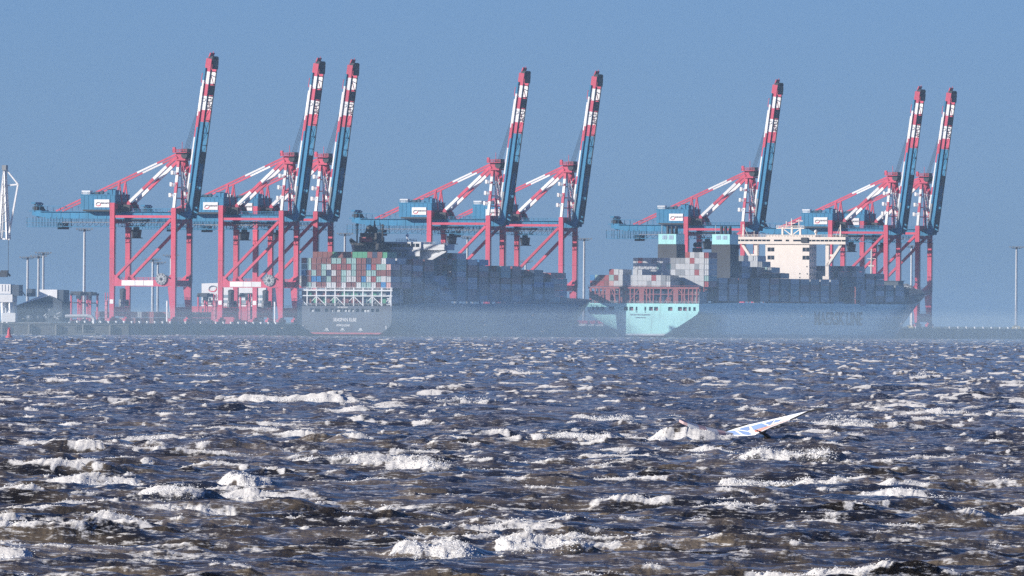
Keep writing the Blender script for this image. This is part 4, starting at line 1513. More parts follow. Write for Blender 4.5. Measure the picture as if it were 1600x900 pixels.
tops = {}
for b in BOXES:
    s, k = b['ship'], b['bay']
    key = (s, k, b['col'])
    pit = PIT if s == S1 else PIT2
    side_h = tops.setdefault((s, k, b['col'] + 1), top_at(s, k, b['n'] + pit))
    prev = 0
    for j, dn in ((1, 0.8), (1, 1.0), (2, 6.5), (3, 12.0)):
        key2 = (s, k, 'p', j, dn, b['col'])
        if key2 not in tops:
            tops[key2] = top_at(s, k - j, b['n'] + dn)
        prev = max(prev, tops[key2])
    b['stern'] = b['z'] + 2.5 > prev
    b['side'] = b['z'] + 2.5 > side_h and not (b['bay'] > 1 and top_at(s, k - 1, b['n'] + 5.2) > b['z'] + 2.8)
    if k == 1 and b['z'] < (22 if s == S1 else 25):
        b['stern'] = b['stern'] or True
        b['low'] = True
    b['area'] = (68 if b['stern'] else 0) + (105 if b['side'] else 0)
    if b.get('low'):
        b['area'] *= 0.35
    if not b['stern'] and b['side']:
        b['area'] *= 0.8
for b in BOXES:
    if b['area'] == 0 and (b['ship'], b['bay']) in ((S1, 5), (S2, 6), (S2, 14)):
        b['area'] = 20
vis = sorted([b for b in BOXES if b['area'] > 0], key=lambda b: -b['area'])
NIND = 282
hidden = [b for b in BOXES if b['area'] == 0]
solo, rest = vis[:NIND], vis[NIND:] + hidden
for b in solo:
    o = bpy.data.objects.new('shipping_container', CM[b['c']])
    COL.objects.link(o)
    o.location = P(b['n'], b['t'], b['z'])
    o.rotation_euler = (0, 0, -TH)
    upper = (b['bay'] == 1 or b['bay'] == 2) and b['z'] > 22
    tn = ORD[b['tier'] + 1]
    tag(o, f"{CCOL[b['c']][0]} container, {tn} {'upper tier' if upper else 'tier' if not b.get('low') else 'lower tier'}, {ORD[b['col'] + 1]} row from quay, {ORD[b['bay']]} bay from {b['ship'].split()[0]} ship's stern",
        'container', f"containers stacked on the {b['ship']}")
mb = MB()
for b in rest:
    W, x0 = 1.21, b
    c = P(b['n'], b['t'], b['z'])
    vs = []
    for z in (0, 2.8):
        for a, l in ((-1.21, 0), (1.21, 0), (1.21, 12.19), (-1.21, 12.19)):
            vs.append(c + NV * a + DV * l + Vector((0, 0, z)))
    mb.add(vs, [(4, 5, 6, 7), (0, 1, 5, 4), (1, 2, 6, 5), (2, 3, 7, 6), (3, 0, 4, 7)], CMAT[b['c']])
tag(mb.build('stacked_containers'), 'further containers packed between and behind the stacks on both ships', 'containers', kind='stuff')
print('containers', len(BOXES), 'visible', len(vis), 'solo', len(solo))

# ------------------------------------------------------------------ things on the quay
bm_ = MB()
bm_.tube((0, 0, 0), (0, 0, 0.55), 0.45, WHITE, 10)
bm_.tube((0, 0, 0.55), (0, 0, 0.95), 0.75, WHITE, 10, 0.6)
b0 = None
for i in range(44):
    t = -140 + i * 9.2 if i < 28 else 975 + (i - 28) * 13
    if b0 is None:
        o = b0 = bm_.build('mooring_bollard', None)
    else:
        o = b0.copy(); COL.objects.link(o)
    o.location = P(2.8, t, QZ)
    tag(o, 'white topped mooring bollard on the quay edge beneath the cranes' if i < 28 else 'mooring bollard on the open quay edge past the turquoise bow', 'bollard',
        'bollards on the quay edge under the cranes' if i < 28 else 'bollards on the open quay edge')


def light_mast(px, top, Y, label, base=QZ, white=True, yel=False):
    a = at(px, top, Y)
    H = a.z - base
    r = empty('light_mast', (a.x, a.y, base), 0, label=label, cat='light mast', group='floodlight masts around the terminal')
    m = MB()
    m.tube((0, 0, 0), (0, 0, H - 0.8), 0.75, LGREY, 8, 0.5)
    m.box(-0.55, 0.1, -0.8, -0.55, 0.2, H * 0.3, WHITE)
    m.build('pole', r)
    m = MB()
    m.box(-2.6, 2.6, -0.8, 0.8, H - 0.9, H - 0.7, DARK)
    m.tube((0, 0, H - 1.2), (0, 0, H), 0.5, GREY, 8)
    m.rail((-2.6, -0.8, H - 0.7), (2.6, -0.8, H - 0.7), 0.8, GREY, 1.2, 0.1, 1)
    m.build('platform', r)
    for x in (-3.6, -2.0, -0.6, 0.8, 2.2, 3.6):
        m = MB()
        m.box(x - 0.45, x + 0.45, -1.1, -0.6, H - 0.3, H + 0.35, GREY)
        m.beam((x * 0.6, 0, H - 0.8), (x, -0.8, H), 0.15, 0.15, GREY)
        m.build('floodlight', r)
    m = MB()
    m.box(-2.2, 2.2, -2.2, 2.2, 0, 1.4, mat('yellow_plinth', (0.62, 0.5, 0.22)) if yel else CONC)
    m.box(-1.2, 1.2, -1.2, 1.2, 1.4, 2.0, CONC)
    m.build('plinth', r)
    return r


light_mast(131.5, 358, 7670, 'tall light mast standing behind the first straddle carrier')
light_mast(43, 402, 7800, 'short light mast nearest the white harbour crane')
light_mast(60, 400, 7820, 'slim light mast behind the conveyor shed, second from the white crane')
light_mast(67.5, 395, 7760, 'light mast rising behind the white block on the conveyor shed')
light_mast(238.5, 405, 7900, 'thin light mast left of the cable reel, first between crane legs')
light_mast(246.5, 410, 7950, 'thin light mast straight behind the white panel and cable reel')
light_mast(267, 399, 7930, 'light mast just behind the waterside leg of the first crane')
light_mast(538.5, 365, 7830, 'light mast above the container stack at the dark stern')
light_mast(730, 370, 8060, 'light mast between crane braces above the dark ship')
light_mast(821, 408, 8700, 'small far light mast seen under the crane over the dark bow')
light_mast(912.5, 373, 8255, 'tall pale light mast standing between the two ships')
light_mast(1424, 384, 8640, 'light mast with yellow plinth between the last crane legs', yel=True)
light_mast(1588, 386, 8790, 'lone light mast on the open quay beyond the last crane', yel=True)


def make_straddle():
    r = empty('straddle_carrier', (0, 0, 0), -TH)
    for k in (-2.3, 2.3):
        for y in (-4.2, 4.2):
            m = MB(); m.box(k - 0.35, k + 0.35, y - 0.45, y + 0.45, 1.4, 13.2, RED); m.build('leg', r)
        m = MB(); m.box(k - 0.4, k + 0.4, -5.2, 5.2, 0.9, 1.7, RED)
        m.build('side_beam', r)
        for y in (-4.2, -1.4, 1.4, 4.2):
            m = MB(); m.tube((k - 0.3, y, 0.75), (k + 0.3, y, 0.75), 0.75, DARK, 12); m.build('wheel', r)
        m = MB(); m.box(k - 0.45, k + 0.45, -5.2, 5.2, 13.0, 14.0, DARK); m.build('top_beam', r)
    m = MB(); m.box(-2.6, 2.6, -4.6, -1.8, 13.2, 14.8, DARK); m.box(-2.2, 2.2, 0.2, 4, 13.4, 14.6, DARK); m.build('engine_deck', r)
    m = MB(); m.box(0.8, 2.9, -5.8, -4.0, 11.2, 13.4, DARK); cb = m.build('cab', r)
    m = MB(); m.box(1.0, 2.7, -5.87, -5.8, 11.6, 12.9, GLASS); m.build('cab_window', cb)
    m = MB(); m.box(-1.2, 1.2, -6, 6, 9.2, 9.7, DARK); m.build('spreader', r)
    return r


s0 = make_straddle()
ch0 = child_map()
for i, (x, Y, lab) in enumerate(((124, 7560, 'red straddle carrier beside the tall mast, nearest the pipe bridge'), (140, 7640, 'red straddle carrier parked just beyond the tall mast'),
                                 (322, 7760, 'red straddle carrier in front of the white building wall'), (388, 7700, 'red straddle carrier between the middle crane legs, before the white building'))):
    o = s0 if i == 0 else copy_tree(s0, ch0)
    o.location = ((x - 800) * Y / FPX, Y, QZ)
    tag(o, lab, 'straddle carrier', 'straddle carriers on the quay')

# yard containers behind the first cranes
ry = random.Random(9)
k = 0
for i in range(18):
    x = 152 + i * 9.4
    if 176 < x < 184:
        continue
    Y = 7720 + (i % 3) * 4
    for tier in range(2 if i % 4 != 2 else 1):
        c = ry.choice('RPBSRBN')
        o = bpy.data.objects.new('shipping_container', CM[c])
        COL.objects.link(o)
        o.location = ((x - 800) * Y / FPX, Y, QZ + tier * 2.87)
        o.rotation_euler = (0, 0, -TH)
        tag(o, f"{CCOL[c][0]} yard container, {ORD[tier + 1]} tier, {ORD[i + 1]} stack along the quay from the pipe bridge", 'container', 'containers stacked in the yard')

# white terminal building with its red base
s = FPX / 8000.0
bx = empty('terminal_building', ((315 - 800) / s, 8000, QZ), -R(19), label='white building with swirl emblem and grey window bands on a red base', cat='building')
m = MB()
m.hexa([(0, 0, 8.7), (34, 0, 8.7), (34, 24, 8.7), (0, 24, 8.7)], [(0, 0, 20.0), (34, 0, 21.4), (34, 24, 21.4), (0, 24, 20.0)], WHITE)
m.build('wall', bx)
for z in (10.4, 13.0):
    m = MB(); m.box(0.4, 33.6, -0.12, 0.0, z, z + 1.4, mat('grey_band_glazing', (0.3, 0.38, 0.42), 0.3)); b_ = m.build('window_band', bx)
    for x in np.arange(2, 33, 3.2):
        m = MB(); m.box(x - 0.12, x + 0.12, -0.2, -0.12, z, z + 1.4, WHITE); m.build('mullion', b_)
m = MB(); m.box(-4.5, 26, -2.5, 20, 0.0, 8.65, PALER); m.build('base', bx)
for x in (1.2, 6.5, 20):
    m = MB(); m.box(x, x + 2.0, -2.56, -2.5, 6.2, 7.6, SHED); m.build('base_window', bx)
swoosh('wall_emblem', 1.7, (6.0, -0.06, 17.4), FACE_AFT, bx, 0.13)
m = MB(); m.box(2, 6, -3.4, -2.5, 10.6, 12.8, DARK); m.box(2.8, 5.2, -3.5, -3.4, 11.2, 12.4, WHITE); m.build('lift_cabin', bx)

# barrier blocks at the foot of the mast between the ships
for i, (x, w) in enumerate(((906, 8.5), (921, 6.5), (936, 6.0))):
    m = MB()
    m.box(-w / 2 * 0.78, w / 2 * 0.78, -1.2, 1.2, 0, 1.3, WHITE)
    m.box(-w / 2, w / 2, -1.4, 1.4, 1.3, 2.9, PALER)
    o = m.build('barrier_block', None, ((x - 800) * 8200 / FPX, 8200, QZ - 0.02), -R(6))
    tag(o, ('pale red barrier block at the foot of the mast between the ships', 'middle pale red barrier block under the turquoise stern overhang', 'pale red barrier block deepest under the turquoise stern')[i], 'barrier', 'barrier blocks between the ships')

# ------------------------------------------------------------------ the old jetty: white crane, shed, pipe, boxes
YJ = 7150.0
SJ = FPX / YJ
JZ = 5.2


def jx(x):
    return (x - 800) / SJ


def jz(x, y):
    return HC + (HOR(x) - y) / SJ


hc = empty('harbour_crane', (jx(4), YJ, JZ), -R(14), label='white lattice harbour crane with grab beside the dark shed', cat='crane')


def L_(x, y, d=0.0):
    return (jx(x) - jx(4), d, jz(x, y) - JZ)


m = MB()
for x0, x1 in ((-14, -10), (10, 7), (22, 20)):
    for d in (-3.5, 3.5):
        m.beam(L_(x0, 504, d), L_(x1, 470, d * 0.8), 1.5, 1.5, WHITE)
m.beam(L_(10, 502, -3.5), L_(22, 478, -3), 0.9, 0.9, WHITE)
m.box(L_(-16, 500)[0], L_(24, 500)[0], -4, 4, L_(0, 472)[2], L_(0, 460)[2], WHITE)
m.box(L_(8, 500)[0], L_(30, 500)[0], -5, -1, 0.5, 4.5, WHITE)
m.build('portal', hc)
m = MB()
m.box(L_(-14, 500)[0], L_(21, 500)[0], -4, 3, L_(0, 459)[2], L_(0, 444)[2], WHITE)
m.box(L_(21, 500)[0], L_(34, 500)[0], -3.6, 3, L_(0, 462)[2], L_(0, 445)[2], SHED)
for x in (-8, -3, 2, 7, 12, 17):
    m.box(L_(x, 500)[0] - 0.15, L_(x, 500)[0] + 0.15, -4.15, -4, L_(0, 455)[2], L_(0, 445)[2], LGREY)
m.build('machine_house', hc)
m = MB()
for d in (-2, 2):
    m.beam(L_(6, 262, d * 0.3), L_(-14, 444, d), 0.8, 0.8, WHITE)
    m.beam(L_(6, 262, d * 0.3), L_(1, 372, d), 0.6, 0.6, WHITE)
    m.beam(L_(7, 268, d * 0.3), L_(13, 374, d), 0.9, 0.9, WHITE)
    for q in range(6):
        m.beam(L_(6.2 + q * 1.1, 285 + q * 15, d), L_(3.5 - 0.3 * q, 292 + q * 14, d), 0.25, 0.25, LGREY)
m.beam(L_(9, 290), L_(28, 288), 0.7, 0.7, WHITE)
m.beam(L_(8, 264), L_(28, 288), 0.6, 0.6, WHITE)
m.beam(L_(28, 288), L_(14, 366), 0.7, 0.7, WHITE)
m.beam(L_(-12, 372), L_(15, 374), 0.6, 0.7, WHITE)
m.build('jib', hc)
m = MB(); m.box(L_(3, 0)[0], L_(10, 0)[0], -1.5, 1.5, L_(0, 266)[2], L_(0, 258)[2], GREY); m.build('sheave_block', hc)
m = MB(); m.tube(L_(13, 374), L_(13, 425), 0.12, DARK, 5); m.build('hoist_rope', hc)
m = MB()
a = L_(6, 428)
m.hexa([(a[0] - 2.4, -1.2, a[2] - 1.4), (a[0] + 1.6, -1.2, a[2] - 1.4), (a[0] + 1.6, 1.2, a[2] - 1.4), (a[0] - 2.4, 1.2, a[2] - 1.4)], [(a[0] - 1.2, -1, a[2] + 1.6), (a[0] + 2.0, -1, a[2] + 1.6), (a[0] + 2.0, 1, a[2] + 1.6), (a[0] - 1.2, 1, a[2] + 1.6)], DARK)
m.beam((a[0] + 1.4, 0, a[2] + 0.8), (a[0] + 3.0, 0, a[2] - 1.0), 0.5, 0.8, DARK)
m.build('grab', hc)

shd = empty('conveyor_shed', (jx(65), YJ + 6, JZ), -R(14), label='dark conveyor shed with sloping white roof and white block on top', cat='shed')


def K_(x, y, d=0.0):
    return (jx(x) - jx(65), d, jz(x, y) - JZ)


m = MB()
prof = [(27, 503), (103, 503), (103, 472), (82, 463), (32, 476), (27, 478)]
vs = [K_(x, y, -5) for x, y in prof] + [K_(x, y, 8) for x, y in prof]
n = len(prof)
m.add(vs, [tuple(range(n))[::-1], tuple(range(n, 2 * n))] + [(i, (i + 1) % n, n + (i + 1) % n, n + i) for i in range(n)], SHED)
m.build('wall', shd)
m = MB()
for (x0, y0), (x1, y1) in (((26, 478.5), (83, 462.0)),):
    m.hexa([K_(x0, y0, -6), K_(x1, y1, -6), K_(x1, y1, 8.5), K_(x0, y0, 8.5)], [K_(x0 + 6, y0 - 4.5, 1), K_(x1 - 10, y1 - 4.5, 1), K_(x1 - 10, y1 - 4.5, 8.5), K_(x0 + 6, y0 - 4.5, 8.5)], WHITE)
m.hexa([K_(82, 463, -6), K_(104, 473, -6), K_(104, 473, 8.5), K_(82, 463, 8.5)], [K_(82, 461.5, -6), K_(104, 471.5, -6), K_(104, 471.5, 8.5), K_(82, 461.5, 8.5)], SHED)
m.build('roof', shd)
m = MB(); m.box(K_(65, 0)[0], K_(93.5, 0)[0], -4, 6, K_(0, 466)[2], K_(0, 452)[2], WHITE); m.build('transfer_house', shd)
m = MB(); m.box(K_(93.6, 0)[0], K_(103.4, 0)[0], -3.6, 6, K_(0, 480)[2], K_(0, 452.4)[2], SHED); m.build('transfer_house', shd)
m = MB(); m.box(K_(41, 0)[0], K_(52, 0)[0], -1, 3, K_(0, 463)[2], K_(0, 451)[2], SHED); m.beam(K_(38, 462), K_(30, 452), 0.5, 0.5, DARK); m.build('roof_unit', shd)
for x in np.arange(32, 100, 7):
    m = MB(); m.box(K_(x, 0)[0], K_(x + 4, 0)[0], -5.1, -5, K_(0, 497)[2], K_(0, 493)[2], GREY); m.build('window', shd)
m = MB()
rj = random.Random(2)
for i in range(26):
    x, y = 26 + rj.random() * 76, 484 + rj.random() * 16
    m.beam(K_(x, y, -6.5), K_(x + rj.uniform(-5, 8), y + rj.uniform(-4, 4), -6.5), 0.35, 0.35, rj.choice((LGREY, GREY, DARK)))
m.build('pipework', shd)

pp = MB()
o0 = Vector((jx(102), YJ - 2, jz(102, 494)))
q1, q2 = Vector((jx(138), YJ - 2, jz(138, 493.6))), Vector((jx(147), YJ - 2, jz(147, 499)))
arc = [o0, q1] + [q1.lerp(Vector((jx(147), YJ - 2, q1.z)), 0.6) + Vector((0, 0, -0.35)), Vector((jx(146.4), YJ - 2, q1.z - 0.9)), Vector((jx(147.6), YJ - 2, q2.z)), Vector((jx(147.6), YJ - 2, JZ - 0.6))]
for a, b in zip(arc[:-1], arc[1:]):
    pp.tube(a - o0, b - o0, 0.75, WHITE, 8)
for x in (110, 124):
    pp.beam(Vector((jx(x), YJ - 2, JZ - 1)) - o0, Vector((jx(x), YJ - 2, o0.z)) - o0, 0.4, 0.4, LGREY)
tag(pp.build('pipe_bridge', None, o0), 'white bent pipe running out from the dark shed over the quay', 'pipe')
for i, (x0, x1) in enumerate(((120, 130), (131.5, 145))):
    m = MB()
    w = (x1 - x0) / SJ
    m.box(0, w, 0, 2.5, 0, 3.4, LGREY)
    m.box(-0.1, w + 0.1, -0.1, 2.6, 3.4, 3.6, WHITE)
    for q in np.arange(0.4, w, 0.8):
        m.box(q - 0.05, q + 0.05, -0.06, 0, 0.1, 3.3, LGREY)
    tag(m.build('site_hut', None, (jx(x0), YJ - 14, 1.0)), ('narrow pale hut on the pontoon below the pipe', 'wide pale hut on the pontoon below the pipe')[i], 'hut', 'pale huts on the pontoon')
m = MB(); m.box(jx(112) - jx(130), jx(152) - jx(130), -4, 4, -1.2, 1.0, CONC); m.rail((jx(112) - jx(130), -4, 1.0), (jx(152) - jx(130), -4, 1.0), 1.1, GREY, 2, 0.1)
tag(m.build('pontoon', None, (jx(130), YJ - 13, 0)), 'low concrete pontoon carrying two pale huts', 'pontoon')

# red channel buoy
YB = 5350.0
by = empty('channel_buoy', ((14.5 - 800) * YB / FPX, YB, 0), 0, label='red channel buoy floating off the white harbour crane', cat='buoy')
m = MB(); m.tube((0, 0, -0.8), (0, 0, 0.7), 1.15, PALER, 14); m.tube((0, 0, 0.7), (0, 0, 0.95), 1.15, PALER, 14, 0.7); m.build('float', by)
m = MB(); m.tube((0, 0, 0.9), (0, 0, 3.0), 0.62, PALER, 10, 0.4); m.build('tower', by)
m = MB(); m.box(-0.4, 0.4, -0.4, 0.4, 3.0, 3.6, PALER); m.build('top_mark', by)

# ------------------------------------------------------------------ gulls
def make_gull():
    m = MB()
    prof = [(-0.30, 0.0), (-0.2, 0.05), (-0.05, 0.085), (0.1, 0.08), (0.2, 0.05), (0.25, 0.045), (0.31, 0.012)]
    n = 8
    vs, fs = [], []
    for x, r in prof:
        for k in range(n):
            a = 2 * math.pi * k / n
            vs.append((x, r * math.cos(a), r * 0.9 * math.sin(a)))
    for i in range(len(prof) - 1):
        for k in range(n):
            fs.append((i * n + k, i * n + (k + 1) % n, (i + 1) * n + (k + 1) % n, (i + 1) * n + k))
    m.add(vs, fs, WHITE)
    for s in (-1, 1):
        A = [(0.12, 0.05, 0.04), (0.16, 0.35, 0.16), (0.04, 0.7, 0.10)]
        B = [(-0.10, 0.05, 0.03), (-0.02, 0.35, 0.15), (-0.06, 0.72, 0.09)]
        v = [(x, s * y, z) for x, y, z in A + B] + [(x, s * y, z + 0.02) for x, y, z in A + B]
        m.add(v, [(0, 3, 4, 1), (1, 4, 5, 2), (6, 7, 10, 9), (7, 8, 11, 10), (0, 1, 7, 6), (1, 2, 8, 7), (3, 9, 10, 4), (4, 10, 11, 5), (2, 5, 11, 8)], WHITE)
    m.add([(-0.28, -0.04, 0), (-0.28, 0.04, 0), (-0.44, 0.09, 0.0), (-0.44, -0.09, 0), (-0.28, 0, 0.03)], [(0, 1, 2, 3), (0, 3, 4), (1, 4, 2), (2, 4, 3)], WHITE)
    return m.build('gull', None)


g0 = make_gull()
GL = [(833, 493, 'white gull flying before the bow of the dark ship'), (848, 518, 'white gull low over the water below the dark bow'), (703, 425, 'white gull high beside the dark ship container stacks'),
      (1253, 494, 'white gull before the big hull lettering'), (1304, 499, 'white gull just past the end of the hull lettering'), (1214, 507, 'white gull low before the hull lettering begins'),
      (441, 513, 'white gull low by the quay beside the dark stern'), (758, 508, 'small white gull over the middle of the dark hull')]
for i, (x, y, lab) in enumerate(GL):
    o = g0 if i == 0 else g0.copy()
    if i:
        COL.objects.link(o)
    o.location = at(x, y, 4600 + 60 * i)
    o.rotation_euler = (R(-20 + 11 * i % 40), R(-10 + 7 * i % 25), R(20 + 50 * i))
    tag(o, lab, 'gull', 'gulls over the water')

# ------------------------------------------------------------------ windsurfer
YW = 676.0
SW = FPX / YW
org = at(1150, 682, YW)
sl = empty('windsurf_sail', org, 0, label='white and clear windsurf sail tilted low over a breaking crest', cat='sail')


def W_(x, y, d=0.0):
    a = at(x, y, YW) - org
    lean = a.z * 0.5 - a.x * 0.55            # the sail leans away as it rises and its tip swings towards the camera
    return (a.x, lean + d, a.z)


FILM = mat('clear_sail_film', (0.22, 0.33, 0.58), 0.25, var=0.1, scale=1.5)
SAILW = mat('white_sail_cloth', (0.75, 0.78, 0.82), 0.5, var=0.05, scale=2)
CORAL = mat('coral_luff_sleeve', (0.75, 0.28, 0.22), 0.5, var=0.05)
out = [(1119.6, 680), (1150.5, 669.5), (1170.6, 663.6), (1192, 658.8), (1224, 651), (1264, 641.6), (1266, 643.5), (1235, 656), (1206.6, 666.7), (1193.6, 674), (1180.7, 679.5), (1169, 681), (1140, 681.5)]


def sheet(name, pts, m_, d, th=0.012):
    m = MB()
    n = len(pts)
    vs = [W_(x, y, d) for x, y in pts] + [W_(x, y, d + th) for x, y in pts]
    m.add(vs, [tuple(range(n)), tuple(range(n, 2 * n))[::-1]] + [(i, n + i, n + (i + 1) % n, (i + 1) % n) for i in range(n)], m_)
    return m.build(name, sl)


sheet('sail_cloth', out, SAILW, 0.0)
Z = lambda a: [(1070 + x / 6.957, 625 + y / 6.957) for x, y in a]
for pts in ([(395, 372), (470, 340), (545, 330), (620, 378)], [(575, 326), (700, 345), (735, 372), (690, 380), (640, 372)], [(620, 305), (700, 285), (712, 318), (690, 335), (600, 320)],
            [(725, 285), (840, 250), (910, 278), (880, 290), (755, 325)], [(870, 250), (975, 218), (950, 250), (925, 272)], [(990, 216), (1060, 208), (1020, 232), (970, 245)]):
    sheet('sail_window', Z(pts), FILM, -0.02)
sheet('luff_sleeve', Z([(1150, 205), (1060, 232), (950, 272), (860, 300), (760, 330), (770, 350), (860, 330), (955, 292), (1060, 248)]), CORAL, -0.035)
m = MB()
for a, b in zip(Z([(1500, 85), (1350, 120), (1150, 215), (950, 290), (780, 372)])[:-1], Z([(1500, 85), (1350, 120), (1150, 215), (950, 290), (780, 372)])[1:]):
    m.tube(W_(*a, -0.05), W_(*b, -0.05), 0.025 if a[0] < 1262 else 0.035, DARK if a[0] > 1262 else SAILW, 6)
m.build('mast', sl)
sheet('sail_tip', Z([(1345, 122), (1400, 98), (1490, 82), (1440, 108), (1360, 130)]), DARK, 0.0)
m = MB()
bp_ = Z([(345, 378), (480, 325), (620, 285), (690, 262), (760, 355)])
for a, b in zip(bp_[:-1], bp_[1:]):
    m.tube(W_(*a, 0.12), W_(*b, 0.12), 0.03, DARK, 6)
m.build('wishbone_boom', sl)
# board, nose showing in the foam
bo = at(1086, 678.5, YW + 1.0)
m = MB()
nb = 14
vs, fs = [], []
for i in range(nb + 1):
    f = i / nb
    x = -1.2 + 2.4 * f
    w = 0.31 * math.sqrt(max(0, 1 - (2 * f - 1) ** 2)) + 0.01
    z = 0.25 * (1 - f) ** 2.2
    vs += [(x, -w, z), (x, w, z), (x, w * 0.8, z + 0.11), (x, -w * 0.8, z + 0.11)]
for i in range(nb):
    b = 4 * i
    for q in range(4):
        m.add([vs[b + q], vs[b + (q + 1) % 4], vs[b + 4 + (q + 1) % 4], vs[b + 4 + q]], [(0, 3, 2, 1)], mat('faded_pink_board', (0.7, 0.5, 0.5)) if i % 5 < 2 else SAILW)
o = m.build('windsurf_board', None, bo - Vector((-0.45, 1.6, -0.12)))
o.rotation_euler = (R(14), R(8), R(12))
tag(o, 'pink and white windsurf board half buried in foam by the sail', 'board')


def make_surfer():
    me = bpy.data.meshes.new('person')
    J = {'pelvis': (0.42, 0.15, -0.28, .13), 'waist': (0.3, 0.1, -0.12, .125), 'chest': (0.16, 0.05, 0.03, .15), 'neck': (0.03, 0.0, 0.17, .06), 'head': (-0.01, -0.02, 0.25, .085), 'crown': (-0.03, -0.03, 0.36, .088),
         'shl': (0.1, -0.18, 0.12, .07), 'ell': (-0.1, -0.3, 0.2, .05), 'wrl': (-0.3, -0.28, 0.3, .035), 'hal': (-0.37, -0.27, 0.33, .03),
         'shr': (0.14, 0.2, 0.12, .07), 'elr': (-0.06, 0.34, 0.22, .05), 'wrr': (-0.28, 0.3, 0.34, .035), 'har': (-0.35, 0.29, 0.37, .03),
         'hipl': (0.5, 0.03, -0.34, .1), 'knl': (0.88, 0.0, -0.4, .07), 'anl': (1.25, 0.02, -0.55, .045), 'tol': (1.42, 0.0, -0.58, .035),
         'hipr': (0.5, 0.27, -0.34, .1), 'knr': (0.86, 0.36, -0.46, .07), 'anr': (1.22, 0.42, -0.6, .045), 'tor': (1.38, 0.42, -0.64, .035)}
    E = [('pelvis', 'waist'), ('waist', 'chest'), ('chest', 'neck'), ('neck', 'head'), ('head', 'crown'), ('chest', 'shl'), ('shl', 'ell'), ('ell', 'wrl'), ('wrl', 'hal'), ('chest', 'shr'), ('shr', 'elr'), ('elr', 'wrr'), ('wrr', 'har'),
         ('pelvis', 'hipl'), ('hipl', 'knl'), ('knl', 'anl'), ('anl', 'tol'), ('pelvis', 'hipr'), ('hipr', 'knr'), ('knr', 'anr'), ('anr', 'tor')]
    for s in 'lr':                                        # five short fingers closing round the boom
        h = J['ha' + s]
        for q in range(5):
            dy = (q - 2) * 0.02
            J[f'f{s}{q}a'] = (h[0] - 0.05 + (0.03 if q == 0 else 0), h[1] + dy, h[2] + 0.015, .009)
            J[f'f{s}{q}b'] = (h[0] - 0.075, h[1] + dy * 1.1, h[2] - 0.02 - 0.004 * q, .008)
            E += [('ha' + s, f'f{s}{q}a'), (f'f{s}{q}a', f'f{s}{q}b')]
    names = list(J)
    me.from_pydata([J[k][:3] for k in names], [(names.index(a), names.index(b)) for a, b in E], [])
    o = bpy.data.objects.new('person', me)
    COL.objects.link(o)
    md = o.modifiers.new('skin', 'SKIN')
    for i, k in enumerate(names):
        r = J[k][3]
        me.skin_vertices[0].data[i].radius = (r, r)
    me.skin_vertices[0].data[names.index('pelvis')].use_root = True
    su = o.modifiers.new('sub', 'SUBSURF')
    su.levels = su.render_levels = 2
    dg = bpy.context.evaluated_depsgraph_get()
    m2 = bpy.data.meshes.new_from_object(o.evaluated_get(dg))
    o.modifiers.clear()
    o.data = m2
    m2.materials.clear()
    m2.materials.append(mat('wetsuit_neoprene', (0.02, 0.02, 0.025), 0.5))
    m2.materials.append(mat('skin', (0.5, 0.28, 0.2), 0.5))
    hp = Vector(J['head'][:3])
    for p in m2.polygons:
        c = p.center
        face = c.z > 0.17 and c.x < 0.0 - 0.03 and (c - hp).length < 0.2 and c.y > -0.2
        hand = any((c - Vector(J['ha' + s][:3])).length < 0.11 for s in 'lr')
        p.material_index = 1 if face or hand else 0
        p.use_smooth = True
    m = MB()
    hd = Vector((-0.02, -0.025, 0.31))
    m.ball(hd + Vector((0.035, 0.005, 0.035)), 0.108, mat('dark_hair', (0.02, 0.015, 0.012), 0.6), 12, 8)
    m.build('hair', o)
    m = MB()
    sk = MATS['skin']
    m.hexa([hd + Vector(v) for v in ((-0.095, -0.014, -0.025), (-0.125, -0.012, -0.03), (-0.125, 0.012, -0.03), (-0.095, 0.014, -0.025))], [hd + Vector(v) for v in ((-0.085, -0.008, 0.02), (-0.098, -0.006, 0.02), (-0.098, 0.006, 0.02), (-0.085, 0.008, 0.02))], sk)
    for y in (-0.034, 0.034):
        m.ball(hd + Vector((-0.088, y, 0.012)), 0.012, DARK, 8, 5)
    m.box(hd.x - 0.1, hd.x - 0.085, hd.y - 0.025, hd.y + 0.025, hd.z - 0.062, hd.z - 0.05, mat('lips', (0.4, 0.14, 0.12)))
    for y in (-0.095, 0.095):
        m.ball(hd + Vector((0.0, y, -0.01)), 0.022, sk, 8, 5)
    m.build('face', o)
    return o


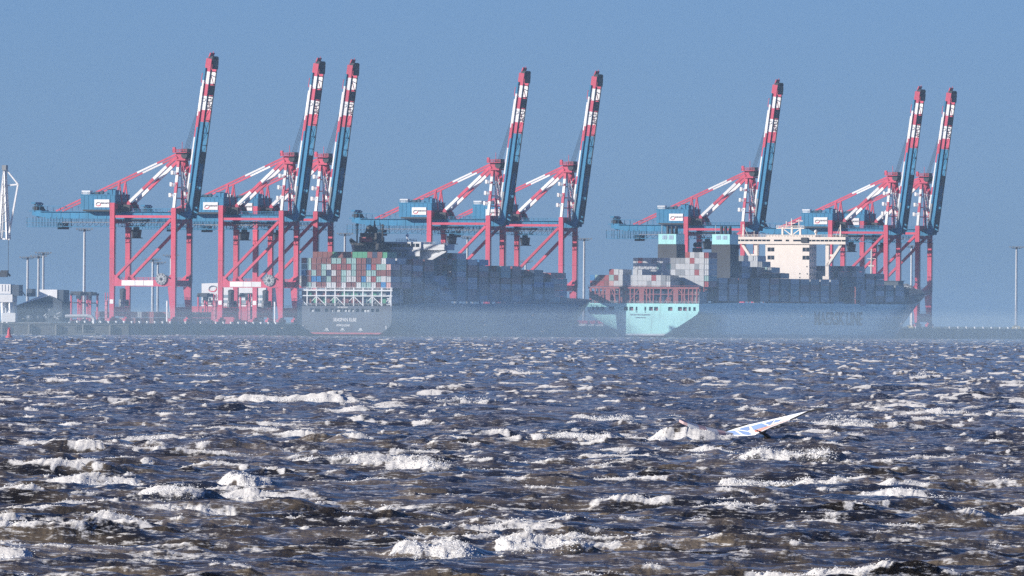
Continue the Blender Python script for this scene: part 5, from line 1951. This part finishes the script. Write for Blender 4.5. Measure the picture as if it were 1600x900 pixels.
pe = make_surfer()
pe.location = at(1195, 684.5, YW - 0.3)
pe.rotation_euler = (0, 0, R(10))
tag(pe, 'person in a dark wetsuit lying in the water behind the sail', 'person')

# ------------------------------------------------------------------ air
def air(name, lo, hi, dens, col, label, place=None):
    """a closed body of even haze between two quads"""
    m = MB()
    mm = bpy.data.materials.new(name)
    mm.use_nodes = True
    t = mm.node_tree
    t.nodes.remove(t.nodes['Principled BSDF'])
    v = t.nodes.new('ShaderNodeVolumePrincipled')
    v.inputs['Color'].default_value = (*col, 1)
    v.inputs['Density'].default_value = dens
    v.inputs['Anisotropy'].default_value = 0.0
    t.links.new(v.outputs[0], t.nodes['Material Output'].inputs['Volume'])
    m.hexa(lo, hi, mm)
    o = m.build(name, None, place, -TH if place else 0)
    tag(o, label, 'haze', kind='stuff')


def quad(x0, x1, y0, y1, z):
    return [(x0, y0, z), (x1, y0, z), (x1, y1, z), (x0, y1, z)]


air('haze', quad(-5200, 5200, -600, 12800, -4.5), quad(-5200, 5200, -600, 12800, 142), 2.0e-5, (0.50, 0.74, 1.0), 'thin blue haze in the air over the sea and the port')
MC = (0.44, 0.70, 1.0)
air('sea_mist', quad(-1500, 1500, 4600, 9200, -3.8), quad(-1500, 1500, 4600, 9200, 11), 1.1e-4, (0.66, 0.86, 1.0), 'low blue spray mist lying on the water before the ships')
air('sea_mist', quad(-1550, 1550, 4700, 9250, -3.9), quad(-1550, 1550, 4700, 9250, 20), 0.40e-4, MC, 'thinner blue mist reaching up to the ship decks')
air('sea_mist', quad(-1600, 1600, 5200, 9300, -4.0), quad(-1600, 1600, 5200, 9300, 33), 0.42e-4, MC, 'faint blue mist reaching up over the stacked containers')
air('sea_mist', [(55, 120, -3.6), (105, 160, -3.6), (105, 330, -3.6), (55, 415, -3.6)], [(55.5, 122, 34), (105, 160, 2), (105, 330, 2), (55.5, 410, 18)], 8.0e-3, (0.66, 0.86, 1.0), 'blue spray drifting along the dark hull, thickest at the water', P(0, 0, 0))
